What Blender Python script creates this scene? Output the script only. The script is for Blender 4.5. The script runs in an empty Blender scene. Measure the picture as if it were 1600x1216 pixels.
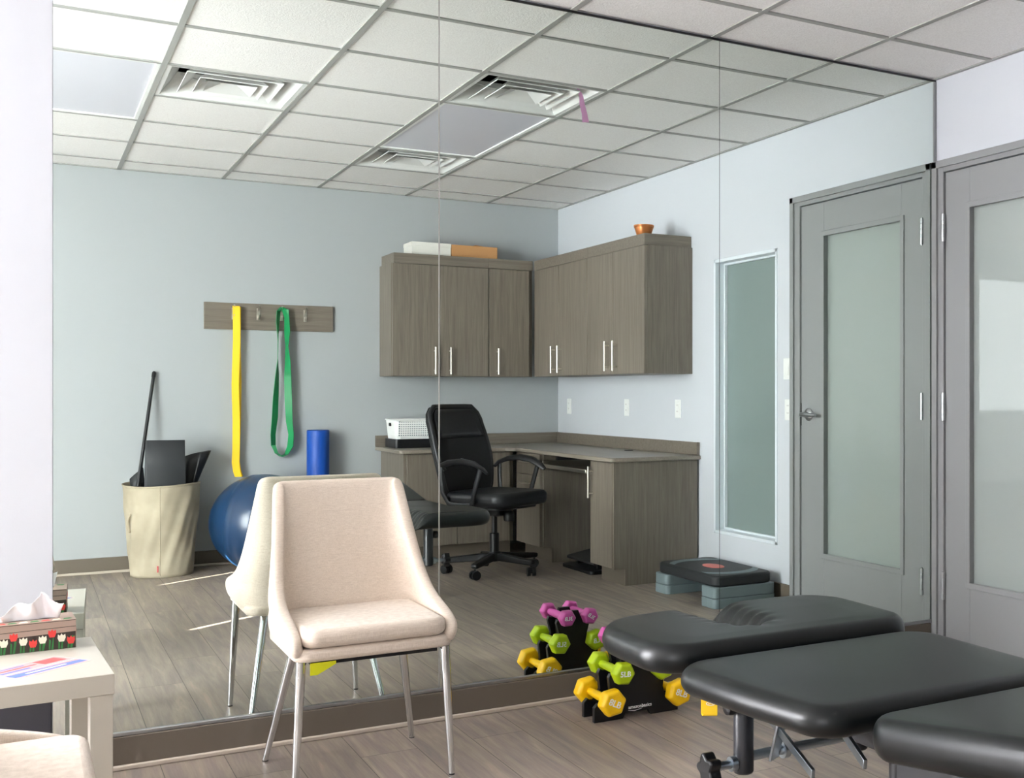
import bpy, bmesh, math, random
from mathutils import Vector, Matrix
random.seed(7)
PI = math.pi
S = bpy.context.scene
COL = S.collection

# ------------------------------------------------------------------ room dimensions (metres)
XL, XR, YF, YB, ZC = -3.00, 3.537, 3.935, -0.404, 2.576      # left wall, door wall, mirror wall, back wall, ceiling
XE, YE = -1.0, 5.2                                           # unseen widening past the mirror wall, added for farther, more even window light
CELL = 0.6096                                                # ceiling module
GX, GY = -0.0854, 3.574                                      # ceiling grid origin

# ------------------------------------------------------------------ camera
cam = bpy.data.cameras.new('camera'); camo = bpy.data.objects.new('camera', cam); COL.objects.link(camo)
camo.location = (0, 0, 1.143); camo.rotation_euler = (PI/2, 0, -0.5599)
cam.sensor_width = 36; cam.lens = 40.14; cam.shift_x = -0.2203; cam.shift_y = 0.0040; cam.clip_start = 0.02
S.camera = camo
# ------------------------------------------------------------------ world, sun, exposure
w = bpy.data.worlds.new('sky'); S.world = w; w.use_nodes = True
bg = w.node_tree.nodes['Background']; bg.inputs[0].default_value = (0.62, 0.78, 1.0, 1); bg.inputs[1].default_value = 1.0
sun = bpy.data.lights.new('sun', 'SUN'); suno = bpy.data.objects.new('sun', sun); COL.objects.link(suno)
sun.energy = 60.0; sun.angle = 0.003; sun.color = (1.0, 0.96, 0.88)
suno.location = (-4, 5, 4)
suno.rotation_euler = Vector((0.835*0.9797, -0.55*0.9797, -0.2005)).to_track_quat('-Z', 'Y').to_euler()
SHADE = 6.5            # base radiance of the roller shades: back window and left fill bays
S.view_settings.view_transform = 'Standard'; S.view_settings.look = 'None'
S.view_settings.exposure = 1.03; S.view_settings.gamma = 1.0; S.view_settings.use_curve_mapping = False
try:
    S.cycles.max_bounces = 14; S.cycles.diffuse_bounces = 6; S.cycles.glossy_bounces = 8
    S.cycles.use_denoising = True; S.cycles.caustics_reflective = True; S.cycles.caustics_refractive = False
    S.cycles.sample_clamp_indirect = 8
except Exception: pass

# ------------------------------------------------------------------ materials
def lin(c):
    return tuple(((v/255)/12.92 if v/255 <= 0.04045 else ((v/255+0.055)/1.055)**2.4) for v in c) + (1.0,)
MATS = {}
def mat(name, rgb, rough=0.5, metal=0.0, coat=0.0, coat_rough=0.03, spec=0.5, emit=None, estr=0.0, sheen=0.0):
    m = bpy.data.materials.new(name); m.use_nodes = True
    b = m.node_tree.nodes['Principled BSDF']
    b.inputs['Base Color'].default_value = lin(rgb); b.inputs['Roughness'].default_value = rough
    b.inputs['Metallic'].default_value = metal; b.inputs['Coat Weight'].default_value = coat
    b.inputs['Coat Roughness'].default_value = coat_rough; b.inputs['Specular IOR Level'].default_value = spec
    b.inputs['Sheen Weight'].default_value = sheen
    if emit: b.inputs['Emission Color'].default_value = lin(emit); b.inputs['Emission Strength'].default_value = estr
    MATS[name] = m
    return m
def N(m, t, **k):
    n = m.node_tree.nodes.new(t)
    for a, v in k.items():
        if a in n.inputs.keys() if isinstance(a, str) else False: n.inputs[a].default_value = v
        else: setattr(n, a, v)
    return n
def L(m, a, b): m.node_tree.links.new(a, b)
def bsdf(m): return m.node_tree.nodes['Principled BSDF']
def coords(m, scale=(1, 1, 1), rot=(0, 0, 0), loc=(0, 0, 0)):
    tc = N(m, 'ShaderNodeTexCoord'); mp = N(m, 'ShaderNodeMapping')
    mp.inputs['Scale'].default_value = scale; mp.inputs['Rotation'].default_value = rot; mp.inputs['Location'].default_value = loc
    L(m, tc.outputs['Object'], mp.inputs['Vector']); return mp.outputs['Vector']
def noise(m, vec, scale, detail=3, rough=0.5, dist=0.0):
    n = N(m, 'ShaderNodeTexNoise'); n.inputs['Scale'].default_value = scale; n.inputs['Detail'].default_value = detail
    n.inputs['Roughness'].default_value = rough; n.inputs['Distortion'].default_value = dist
    L(m, vec, n.inputs['Vector']); return n.outputs['Fac']
def ramp(m, fac, stops):
    r = N(m, 'ShaderNodeValToRGB'); e = r.color_ramp.elements
    while len(e) < len(stops): e.new(0.5)
    for i, (p, c) in enumerate(stops): e[i].position = p; e[i].color = lin(c)
    L(m, fac, r.inputs['Fac']); return r.outputs['Color']
def bump(m, h, strength=0.2, dist=0.01):
    b = N(m, 'ShaderNodeBump'); b.inputs['Strength'].default_value = strength; b.inputs['Distance'].default_value = dist
    L(m, h, b.inputs['Height']); L(m, b.outputs['Normal'], bsdf(m).inputs['Normal']); return b
def mixc(m, fac, a, b, mode='MIX'):
    n = N(m, 'ShaderNodeMix'); n.data_type = 'RGBA'; n.blend_type = mode
    if isinstance(fac, float): n.inputs[0].default_value = fac
    else: L(m, fac, n.inputs[0])
    for i, x in ((6, a), (7, b)):
        if isinstance(x, tuple): n.inputs[i].default_value = x
        else: L(m, x, n.inputs[i])
    return n.outputs[2]

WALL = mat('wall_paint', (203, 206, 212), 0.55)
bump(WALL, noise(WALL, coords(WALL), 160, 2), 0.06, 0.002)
ENDW = mat('wall_paint_shaded', (166, 170, 171), 0.5)  # darker copy of the wall paint; weaker light put into the colour
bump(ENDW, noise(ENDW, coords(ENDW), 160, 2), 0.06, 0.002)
WALLW = mat('white_bounce_paint', (240, 240, 240), 0.6)  # unseen walls made white to bounce more light into the room
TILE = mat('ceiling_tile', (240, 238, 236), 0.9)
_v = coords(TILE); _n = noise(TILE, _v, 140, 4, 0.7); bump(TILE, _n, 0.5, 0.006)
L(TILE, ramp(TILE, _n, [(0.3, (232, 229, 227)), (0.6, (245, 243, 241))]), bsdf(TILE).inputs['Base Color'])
TBAR = mat('grid_bar', (160, 160, 156), 0.65)
# floor: vinyl planks along y
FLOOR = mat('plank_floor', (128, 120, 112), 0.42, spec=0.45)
_v = coords(FLOOR, rot=(0, 0, PI/2))
_b = N(FLOOR, 'ShaderNodeTexBrick'); _b.offset = 0.37; _b.inputs['Scale'].default_value = 1.0
_b.inputs['Brick Width'].default_value = 1.22; _b.inputs['Row Height'].default_value = 0.18
_b.inputs['Mortar Size'].default_value = 0.0012; _b.inputs['Mortar Smooth'].default_value = 0.2; _b.inputs['Bias'].default_value = 0.0
_b.inputs['Color1'].default_value = (0.0, 0.0, 0.0, 1); _b.inputs['Color2'].default_value = (1, 1, 1, 1); _b.inputs['Mortar'].default_value = (0.5, 0.5, 0.5, 1)
L(FLOOR, _v, _b.inputs['Vector'])
_off = N(FLOOR, 'ShaderNodeVectorMath'); _off.operation = 'MULTIPLY_ADD'; L(FLOOR, _b.outputs['Color'], _off.inputs[0])
_off.inputs[1].default_value = (7, 13, 0); L(FLOOR, coords(FLOOR, scale=(14.0, 1.0, 1)), _off.inputs[2])
_g = noise(FLOOR, _off.outputs[0], 2.0, 7, 0.6, 0.7)
_f = noise(FLOOR, coords(FLOOR, scale=(60, 3, 1)), 3, 4, 0.6)
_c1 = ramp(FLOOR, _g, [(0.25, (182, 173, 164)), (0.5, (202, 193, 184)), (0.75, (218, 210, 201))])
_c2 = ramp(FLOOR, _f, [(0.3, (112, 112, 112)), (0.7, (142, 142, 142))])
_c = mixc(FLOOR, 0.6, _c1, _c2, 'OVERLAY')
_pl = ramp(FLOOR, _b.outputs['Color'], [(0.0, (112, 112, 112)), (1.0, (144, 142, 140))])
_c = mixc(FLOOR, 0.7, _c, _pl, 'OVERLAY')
_c = mixc(FLOOR, _b.outputs['Fac'], _c, lin((60, 55, 50)))
L(FLOOR, _c, bsdf(FLOOR).inputs['Base Color']); bump(FLOOR, _g, 0.06, 0.003)
# laminate
def wood(name, a, b, c, axis='z', rough=0.45):
    m = mat(name, b, rough)
    sc = {'z': (38, 38, 1.6), 'x': (1.6, 38, 38), 'y': (38, 1.6, 38)}[axis]
    n1 = noise(m, coords(m, scale=sc), 1.6, 6, 0.65, 0.6)
    n2 = noise(m, coords(m, scale=tuple(v*4 if v > 2 else v*2 for v in sc)), 2.0, 3, 0.6)
    c1 = ramp(m, n1, [(0.25, a), (0.5, b), (0.75, c)])
    c2 = ramp(m, n2, [(0.35, (116, 116, 116)), (0.65, (138, 138, 138))])
    L(m, mixc(m, 0.55, c1, c2, 'OVERLAY'), bsdf(m).inputs['Base Color']); bump(m, n2, 0.05, 0.001)
    return m
WOOD = wood('laminate_vertical', (117, 107, 95), (136, 126, 113), (151, 141, 128))
WOODX = wood('laminate_horizontal', (117, 107, 95), (136, 126, 113), (150, 139, 127), 'x')
TOPM = wood('laminate_worktop', (140, 130, 117), (156, 146, 132), (170, 160, 146), 'y', 0.35)
BASEB = mat('vinyl_base', (104, 95, 84), 0.4)
SHOE = mat('shoe_mould', (186, 174, 160), 0.45)
DOORG = mat('door_paint', (143, 144, 145), 0.38)
FROST = mat('frosted_glass', (152, 160, 156), 0.55, coat=1.0, coat_rough=0.015)
FROST2 = mat('frosted_glass_dim', (122, 136, 134), 0.5, coat=0.6, coat_rough=0.2)  # darker copy of the glass; dim corridor behind put into the colour
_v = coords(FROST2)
MIRR = mat('mirror_silver', (233, 241, 236), 0.0, metal=1.0)
MEDGE = mat('mirror_edge', (120, 130, 125), 0.25, metal=0.6)
ALU = mat('brushed_aluminium', (176, 178, 180), 0.3, metal=1.0)
CHROME = mat('chrome', (225, 228, 230), 0.06, metal=1.0)
NICKEL = mat('satin_nickel', (214, 208, 198), 0.3, metal=1.0)
ZINC = mat('zinc_plate', (178, 188, 196), 0.3, metal=1.0)
PLAST_W = mat('white_plastic', (240, 240, 238), 0.35)
PLAST_K = mat('black_plastic', (18, 19, 22), 0.4)
RUBB = mat('black_rubber', (22, 22, 23), 0.7)
MATK = mat('charcoal_foam', (44, 46, 49), 0.55)
BMESH = mat('black_mesh_fabric', (12, 13, 16), 0.8)
BLEA = mat('black_leatherette', (18, 20, 25), 0.38)
STEELK = mat('black_steel', (34, 36, 41), 0.33, spec=0.6)
# table vinyl with gathered pleats around the face slot (pleats only on the head cushion)
VINYL = mat('black_vinyl', (14, 18, 19), 0.33, spec=0.4)
bump(VINYL, noise(VINYL, coords(VINYL), 420, 2), 0.05, 0.001)
VINYLP = mat('black_vinyl_gathered', (14, 18, 19), 0.33, spec=0.4)
FAB = mat('beige_linen', (226, 212, 198), 0.85, sheen=0.2)
_n1 = noise(FAB, coords(FAB, scale=(900, 900, 60)), 1, 2); _n2 = noise(FAB, coords(FAB, scale=(60, 60, 900)), 1, 2)
_m = N(FAB, 'ShaderNodeMath'); _m.operation = 'ADD'; L(FAB, _n1, _m.inputs[0]); L(FAB, _n2, _m.inputs[1])
_m2 = N(FAB, 'ShaderNodeMath'); _m2.operation = 'MULTIPLY'; _m2.inputs[1].default_value = 0.5; L(FAB, _m.outputs[0], _m2.inputs[0])
L(FAB, ramp(FAB, _m2.outputs[0], [(0.36, (197, 182, 166)), (0.5, (211, 196, 180)), (0.64, (221, 208, 193))]), bsdf(FAB).inputs['Base Color'])
bump(FAB, _m2.outputs[0], 0.08, 0.001)
LACK = mat('white_lacquer', (188, 183, 171), 0.32)
CANV = mat('beige_canvas', (205, 192, 166), 0.85)
_v = coords(CANV); _n = noise(CANV, _v, 5, 3)
L(CANV, ramp(CANV, _n, [(0.35, (160, 149, 128)), (0.65, (180, 169, 147))]), bsdf(CANV).inputs['Base Color'])
BALLM = mat('blue_vinyl_ball', (22, 54, 88), 0.28, spec=0.6)
ROLLM = mat('blue_foam', (6, 72, 165), 0.5)
YBAND = mat('yellow_latex', (250, 204, 30), 0.45)
GBAND = mat('green_latex', (16, 132, 76), 0.45)
PINK = mat('pink_vinyl', (200, 82, 160), 0.4)
LIME = mat('lime_vinyl', (176, 204, 18), 0.4)
YELL = mat('yellow_vinyl', (252, 200, 8), 0.4)
INKW = mat('white_print', (245, 245, 245), 0.5)
CARD = mat('brown_cardboard', (190, 140, 92), 0.8)
CARDW = mat('white_cardboard', (226, 224, 216), 0.7)
COPPER = mat('copper_ceramic', (190, 118, 66), 0.3, metal=0.5)
STEPK = mat('step_black', (28, 31, 34), 0.55)
STEPG = mat('step_grey', (112, 126, 130), 0.5)
STEPR = mat('step_red', (214, 110, 100), 0.5)
TISS = mat('tissue_paper', (250, 248, 250), 0.9)
PANELD = mat('dark_skirting', (58, 58, 66), 0.5)
DIFF = mat('light_diffuser', (214, 214, 224), 0.3)
VENTM = mat('vent_white', (222, 222, 220), 0.4)
DUCT = mat('duct_dark', (70, 68, 62), 0.7)
RIBB = mat('pink_ribbon', (206, 150, 190), 0.7)
PAPER = mat('paper_white', (244, 236, 232), 0.5)
PINKP = mat('print_pink', (226, 168, 166), 0.5); BLUEP = mat('print_blue', (96, 124, 190), 0.5); REDP = mat('print_red', (206, 92, 92), 0.5)
TWOOD = mat('print_plank', (168, 146, 132), 0.5); TRED = mat('print_tulip_red', (222, 62, 56), 0.5)
TWHI = mat('print_tulip_white', (240, 234, 214), 0.5); TGRN = mat('print_leaf', (44, 122, 58), 0.5); TDRK = mat('print_dark', (54, 44, 36), 0.5)
TAGM = mat('tag_yellow', (214, 214, 20), 0.5)
FILL_SHADE = mat('roller_shade', (235, 238, 242), 0.8, emit=(248, 249, 253), estr=SHADE*2.5)  # glow of the left bays, boosted as fill light
SHADEB = mat('roller_shade_back', (235, 238, 242), 0.8, emit=(248, 249, 253), estr=SHADE*0.31)
WFRM = mat('white_frame', (226, 232, 238), 0.35)

bump(VINYLP, noise(VINYLP, coords(VINYLP), 420, 2), 0.05, 0.001)
# ------------------------------------------------------------------ mesh builder
class MB:
    def __init__(s, T=None): s.bm = bmesh.new(); s.T = T
    def _v(s, p):
        p = Vector(p); return s.bm.verts.new(s.T @ p if s.T else p)
    def _f(s, vs, mi=0):
        try: f = s.bm.faces.new(vs); f.material_index = mi; return f
        except ValueError: return None
    def box(s, x0, x1, y0, y1, z0, z1, mi=0):
        v = [s._v((x, y, z)) for z in (z0, z1) for y in (y0, y1) for x in (x0, x1)]
        for q in ((0, 2, 3, 1), (4, 5, 7, 6), (0, 1, 5, 4), (2, 6, 7, 3), (0, 4, 6, 2), (1, 3, 7, 5)): s._f([v[i] for i in q], mi)
        return s
    def prism(s, poly, axis, a0, a1, mi=0):
        def P(p, a): return {'z': (p[0], p[1], a), 'y': (p[0], a, p[1]), 'x': (a, p[0], p[1])}[axis]
        A = [s._v(P(p, a0)) for p in poly]; B = [s._v(P(p, a1)) for p in poly]
        n = len(poly); s._f(A, mi); s._f(B[::-1], mi)
        for i in range(n): s._f([A[i], B[i], B[(i+1) % n], A[(i+1) % n]], mi)
        return s
    def face(s, pts, mi=0): s._f([s._v(p) for p in pts], mi); return s
    def tube(s, pts, r, seg=12, closed=False, caps=True, mi=0, squash=None):
        P = [Vector(p) for p in pts]; n = len(P)
        R = r if isinstance(r, (list, tuple)) else [r]*n
        rings = []; up = None
        for i in range(n):
            if closed: t = P[(i+1) % n]-P[i-1]
            else: t = P[min(i+1, n-1)]-P[max(i-1, 0)]
            t.normalize()
            if up is None:
                up = Vector((0, 0, 1)) if abs(t.z) < 0.9 else Vector((1, 0, 0))
            a = up - t*up.dot(t)
            if a.length < 1e-6: a = t.orthogonal()
            a.normalize(); b = t.cross(a); up = a
            sa, sb = squash or (1, 1)
            rings.append([s._v(P[i]+(a*math.cos(k*2*PI/seg)*sa+b*math.sin(k*2*PI/seg)*sb)*R[i]) for k in range(seg)])
        m = n if closed else n-1
        for i in range(m):
            A, B = rings[i], rings[(i+1) % n]
            for k in range(seg): s._f([A[k], A[(k+1) % seg], B[(k+1) % seg], B[k]], mi)
        if caps and not closed: s._f(rings[0][::-1], mi); s._f(rings[-1], mi)
        return s
    def cyl(s, p0, p1, r0, r1=None, seg=20, mi=0): return s.tube([p0, p1], [r0, r0 if r1 is None else r1], seg, mi=mi)
    def lathe(s, prof, c=(0, 0, 0), seg=32, mi=0, axis='z'):
        rings = []
        for r, z in prof:
            ring = []
            for k in range(seg):
                a = 2*PI*k/seg; q = (r*math.cos(a), r*math.sin(a), z)
                if axis == 'y': q = (q[0], q[2], q[1])
                if axis == 'x': q = (q[2], q[0], q[1])
                ring.append(s._v((c[0]+q[0], c[1]+q[1], c[2]+q[2])))
            rings.append(ring)
        for A, B in zip(rings, rings[1:]):
            for k in range(seg): s._f([A[k], A[(k+1) % seg], B[(k+1) % seg], B[k]], mi)
        s._f(rings[0][::-1], mi); s._f(rings[-1], mi); return s
    def grid(s, fn, nu, nv, mi=0, wrap=False):
        V = [[s._v(fn(i/(nu-1 if not wrap else nu), j/(nv-1))) for j in range(nv)] for i in range(nu)]
        for i in range(nu if wrap else nu-1):
            for j in range(nv-1): s._f([V[i][j], V[(i+1) % nu][j], V[(i+1) % nu][j+1], V[i][j+1]], mi)
        return s
    def ribbon(s, pts, wid, width, th=0.002, closed=True, mi=0):
        P = [Vector(p) for p in pts]; n = len(P); W = [Vector(q).normalized() for q in wid]
        R = []
        for i in range(n):
            t = (P[(i+1) % n]-P[i-1]) if closed else (P[min(i+1, n-1)]-P[max(i-1, 0)])
            nn = t.cross(W[i]); nn.normalize(); w = width[i] if isinstance(width, list) else width
            a, b = W[i]*w/2, nn*th/2
            R.append([s._v(P[i]+a+b), s._v(P[i]-a+b), s._v(P[i]-a-b), s._v(P[i]+a-b)])
        for i in range(n if closed else n-1):
            A, B = R[i], R[(i+1) % n]
            for k in range(4): s._f([A[k], A[(k+1) % 4], B[(k+1) % 4], B[k]], mi)
        if not closed: s._f(R[0][::-1], mi); s._f(R[-1], mi)
        return s
    def mesh(s, name, off=None):
        bmesh.ops.recalc_face_normals(s.bm, faces=s.bm.faces)
        if off: bmesh.ops.translate(s.bm, verts=s.bm.verts, vec=-Vector(off))
        me = bpy.data.meshes.new(name); s.bm.to_mesh(me); s.bm.free(); return me

def obj(name, mb, mats, parent=None, world=False, bevel=0, seg=2, sub=0, solid=0, smooth=True, angle=40, loc=None, label=None, origin=None):
    """ONE mesh object. world=True: coordinates are room coordinates, moved into the parent's frame."""
    off = None
    if world and parent:
        off = Vector(parent.location)
        if parent.parent: off += Vector(parent.parent.location)
    if origin and not parent: off = Vector(origin)
    me = mb.mesh(name, off)
    for m in (mats if isinstance(mats, (list, tuple)) else [mats]): me.materials.append(m)
    o = bpy.data.objects.new(name, me); COL.objects.link(o)
    if origin and not parent: o.location = origin
    if loc: o.location = loc
    if parent: o.parent = parent
    if smooth and len(me.polygons):
        me.polygons.foreach_set('use_smooth', [True]*len(me.polygons))
        if not sub: me.set_sharp_from_angle(angle=math.radians(angle))
    if solid:
        d = o.modifiers.new('solid', 'SOLIDIFY'); d.thickness = abs(solid); d.offset = -1 if solid > 0 else 1
    if bevel:
        b = o.modifiers.new('bevel', 'BEVEL'); b.width = bevel; b.segments = seg; b.limit_method = 'ANGLE'; b.angle_limit = math.radians(35)
    if sub:
        d = o.modifiers.new('sub', 'SUBSURF'); d.levels = sub; d.render_levels = sub
    if label: o['label'] = label
    return o
def tag(o, label, cat, group=None):
    o['label'] = label; o['category'] = cat
    if group: o['group'] = group
    return o
def thing(name, label, cat, loc=(0, 0, 0), rz=0.0, group=None):
    o = bpy.data.objects.new(name, None); COL.objects.link(o); o.empty_display_size = 0.05
    o.location = loc; o.rotation_euler = (0, 0, rz)
    return tag(o, label, cat, group)
def struct(name, mb, mats, parent=None, **k):
    o = obj(name, mb, mats, parent, **k); o['kind'] = 'structure'; return o
def dup(root, loc=None, rz=None, label=None, group=None):
    r = root.copy(); COL.objects.link(r)
    if loc is not None: r.location = loc
    if rz is not None: r.rotation_euler = (0, 0, rz)
    if label: r['label'] = label
    if group: r['group'] = group
    for ch in list(root.children):
        c = ch.copy(); COL.objects.link(c); c.parent = r
        for g in list(ch.children):
            d = g.copy(); COL.objects.link(d); d.parent = c
    return r
def text_mesh(txt, size, depth=0.0006):
    cu = bpy.data.curves.new('txt', 'FONT'); cu.body = txt; cu.size = size; cu.extrude = depth
    cu.align_x = 'CENTER'; cu.align_y = 'CENTER'; cu.offset = size*0.015
    o = bpy.data.objects.new('txt', cu); COL.objects.link(o)
    dg = bpy.context.evaluated_depsgraph_get(); me = bpy.data.meshes.new_from_object(o.evaluated_get(dg))
    bpy.data.objects.remove(o); bpy.data.curves.remove(cu); return me
def text(name, txt, size, m, parent, loc, rot):
    me = text_mesh(txt, size); me.materials.clear(); me.materials.append(m)
    o = bpy.data.objects.new(name, me); COL.objects.link(o); o.parent = parent; o.location = loc; o.rotation_euler = rot
    return o
def arc(cx, cy, r, a0, a1, n): return [(cx+r*math.cos(a0+(a1-a0)*i/n), cy+r*math.sin(a0+(a1-a0)*i/n)) for i in range(n+1)]
def rrect(x0, x1, y0, y1, r, n=5):
    return arc(x1-r, y1-r, r, 0, PI/2, n)+arc(x0+r, y1-r, r, PI/2, PI, n)+arc(x0+r, y0+r, r, PI, 1.5*PI, n)+arc(x1-r, y0+r, r, 1.5*PI, 2*PI, n)

# ================================================================== SETTING
T = 0.12
BX0, BX1, BZ0, BZ1 = -2.75, -0.62, 0.95, 2.27               # window in the far end of the back wall
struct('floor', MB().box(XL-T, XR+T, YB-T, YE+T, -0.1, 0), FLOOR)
# mirror wall and the plain stretch left of the mirror
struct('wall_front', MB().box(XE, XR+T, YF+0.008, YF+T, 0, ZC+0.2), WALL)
struct('wall_front_far', MB().box(XL-T, XE, YE, YE+T, 0, ZC+0.2), WALLW)  # unseen wall of the added extension
struct('wall_return', MB().box(XE-T, XE, YF, YE, 0, ZC+0.2), WALLW)
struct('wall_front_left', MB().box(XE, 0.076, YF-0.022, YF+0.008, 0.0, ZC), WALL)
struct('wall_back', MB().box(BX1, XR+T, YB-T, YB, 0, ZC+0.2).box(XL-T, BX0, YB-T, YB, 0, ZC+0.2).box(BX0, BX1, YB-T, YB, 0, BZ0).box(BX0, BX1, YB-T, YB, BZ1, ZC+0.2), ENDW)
wo = struct('window_5', MB().box(BX0, BX1, YB-T, YB-T+0.03, BZ0-0.001, BZ0+0.04).box(BX0, BX1, YB-T, YB-T+0.03, BZ1-0.04, BZ1+0.001), WFRM)
struct('roller_shade', MB().box(BX0+0.002, BX1-0.002, YB-0.03, YB-0.026, BZ0+0.012, BZ1), SHADEB, wo)
struct('hem_bar', MB().box(BX0+0.002, BX1-0.002, YB-0.036, YB-0.02, BZ0+0.003, BZ0+0.02), ALU, wo)
# unseen left wall; window bays enlarged to full height as fill light
b = MB(); WZ1 = 2.52
FILL_BAYS = ((3.15, 4.207, 0.06), (4.25, YE-0.02, 0.06))
b.box(XL-T, XL, YB, YE, 0, 0.06); b.box(XL-T, XL, YB, YE, WZ1, ZC+0.2); b.box(XL-T, XL, YB, 2.71, 0.06, WZ1)
b.box(XL-T, XL, YE-0.02, YE, 0.06, WZ1); b.box(XL-0.006, XL, 2.738, 2.95, 0.06, WZ1); b.box(XL-T, XL, 2.95, 3.15, 0.06, WZ1)
for y, h_ in ((2.71, 0.028), (4.207, 0.043)): b.box(XL-0.012, XL, y, y+h_, 0.06, 0.905); b.box(XL-0.012, XL, y, y+h_, 1.12, WZ1)   # mullions, daylight gap between the shades
struct('wall_left', b, WALLW)
for n, (y0, y1, z0) in enumerate(FILL_BAYS):
    fr = MB()
    fr.box(XL-T-0.03, XL-0.03, y0, y1, z0-0.001, z0+0.03); fr.box(XL-T-0.03, XL-0.03, y0, y1, WZ1-0.05, WZ1+0.001)
    wo = struct('window_%d' % (n+2), fr, WFRM)  # unseen bays, placed and sized for their fill light
    sh = struct('roller_shade', MB().box(XL-0.006, XL-0.002, y0, y1, z0+0.03, WZ1-0.03), FILL_SHADE, wo)
    struct('hem_bar', MB().box(XL-0.012, XL+0.004, y0, y1, z0+0.022, z0+0.04), ALU, wo)
struct('trim_1', MB().box(BX0-0.03, BX1+0.03, YB, YB+0.05, 0.925, 0.949), WFRM, bevel=0.004)      # window sill
# right wall with openings for the door and the sidelight
DY0, DY1, DZ1 = 2.887, 3.860, 2.135            # door leaf
FY0, FY1, FZ1 = 2.806, 3.9305, 2.192            # door frame
WY0, WY1, WZa, WZb = 1.962, 2.642, 0.302, 1.945  # sidelight
b = MB()
b.box(XR, XR+T, YB-T, WY0, 0, ZC+0.2); b.box(XR, XR+T, WY0, WY1, 0, WZa); b.box(XR, XR+T, WY0, WY1, WZb, ZC+0.2)
b.box(XR, XR+T, WY1, FY0+0.012, 0, ZC+0.2); b.box(XR, XR+T, FY0+0.012, FY1-0.012, FZ1-0.012, ZC+0.2); b.box(XR, XR+T, FY1-0.012, YF+T, 0, ZC+0.2)
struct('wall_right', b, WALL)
# sidelight
b = MB(); e = 0.02
b.box(XR-0.004, XR+T, WY0, WY0+e, WZa, WZb); b.box(XR-0.004, XR+T, WY1-e, WY1, WZa, WZb)
b.box(XR-0.004, XR+T, WY0, WY1, WZa, WZa+e); b.box(XR-0.004, XR+T, WY0, WY1, WZb-e, WZb)
for q in (0.055,):
    b.box(XR+q, XR+q+0.02, WY0+e, WY0+e+0.012, WZa+e, WZb-e); b.box(XR+q, XR+q+0.02, WY1-e-0.012, WY1-e, WZa+e, WZb-e)
    b.box(XR+q, XR+q+0.02, WY0+e, WY1-e, WZa+e, WZa+e+0.012); b.box(XR+q, XR+q+0.02, WY0+e, WY1-e, WZb-e-0.012, WZb-e)
wn = struct('window_1', b, WFRM, bevel=0.002)
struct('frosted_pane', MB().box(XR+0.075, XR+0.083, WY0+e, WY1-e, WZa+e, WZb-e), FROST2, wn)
# door: stepped steel frame, leaf with a frosted lite, hinges, lever
b = MB()
def frame(x0, x1, d):
    yi0, yi1, zi = DY0-0.004, DY1+0.004, DZ1+0.004
    b.box(x0, x1, FY0+d, FY0+d+0.001+(yi0-FY0-d), 0, FZ1-d); b.box(x0, x1, yi1, FY1-d, 0, FZ1-d); b.box(x0, x1, yi0, yi1, zi, FZ1-d)
frame(XR-0.022, XR+0.10, 0.0)
b2 = MB(); x0, x1 = XR-0.034, XR-0.022
for (y0, y1, z0, z1) in ((FY0, FY0+0.032, 0, FZ1), (FY1-0.032, FY1, 0, FZ1), (FY0, FY1, FZ1-0.032, FZ1)): b.box(x0, x1, y0, y1, z0, z1)
dr = struct('door_1', b, DOORG, bevel=0.002)
struct('casing', b2, DOORG, dr, bevel=0.002)
GY0, GY1, GZ0, GZ1 = 3.090, 3.705, 0.306, 1.962
b = MB(); lx0, lx1 = XR-0.012, XR+0.033
b.box(lx0, lx1, DY0, GY0, 0.02, DZ1); b.box(lx0, lx1, GY1, DY1, 0.02, DZ1)
b.box(lx0, lx1, GY0, GY1, 0.02, GZ0); b.box(lx0, lx1, GY0, GY1, GZ1, DZ1)
struct('door_leaf', b, DOORG, dr, bevel=0.0015)
b = MB(); q = 0.022
for (y0, y1, z0, z1) in ((GY0-q, GY0+0.004, GZ0-q, GZ1+q), (GY1-0.004, GY1+q, GZ0-q, GZ1+q), (GY0, GY1, GZ0-q, GZ0+0.004), (GY0, GY1, GZ1-0.004, GZ1+q)):
    b.box(lx0-0.006, lx0+0.001, y0, y1, z0, z1)
struct('glazing_bead', b, DOORG, dr, bevel=0.002)
struct('frosted_pane', MB().box(XR+0.012, XR+0.018, GY0, GY1, GZ0, GZ1), FROST, dr)
for z in (1.888, 1.082, 0.276):
    b = MB(); xx, yy = lx0-0.011, DY1+0.003
    for k in range(5): b.cyl((xx, yy, z-0.06+k*0.024), (xx, yy, z-0.06+k*0.024+0.0228), 0.0095, seg=14)
    b.lathe([(0.004, 0.064), (0.007, 0.062), (0.007, 0.0595)], (xx, yy, z), 12); b.lathe([(0.007, -0.0595), (0.007, -0.062), (0.004, -0.064)], (xx, yy, z), 12)
    struct('hinge', b, ALU, dr)
b = MB(); ky, kz = 2.958, 1.03
b.lathe([(0.034, 0), (0.034, -0.006), (0.028, -0.012), (0.014, -0.014), (0.012, -0.05), (0.013, -0.058)], (lx0, ky, kz), 24, axis='x')
b.tube([(lx0-0.05, ky-0.005, kz), (lx0-0.054, ky+0.03, kz), (lx0-0.052, ky+0.075, kz-0.001), (lx0-0.045, ky+0.118, kz-0.002)], [0.0115, 0.0115, 0.0095, 0.0085], 12)
struct('door_lever', b, ALU, dr)
struct('latch_plate', MB().box(lx0-0.001, lx0+0.02, DY0-0.002, DY0+0.003, kz-0.06, kz+0.06), PLAST_K, dr)

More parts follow.
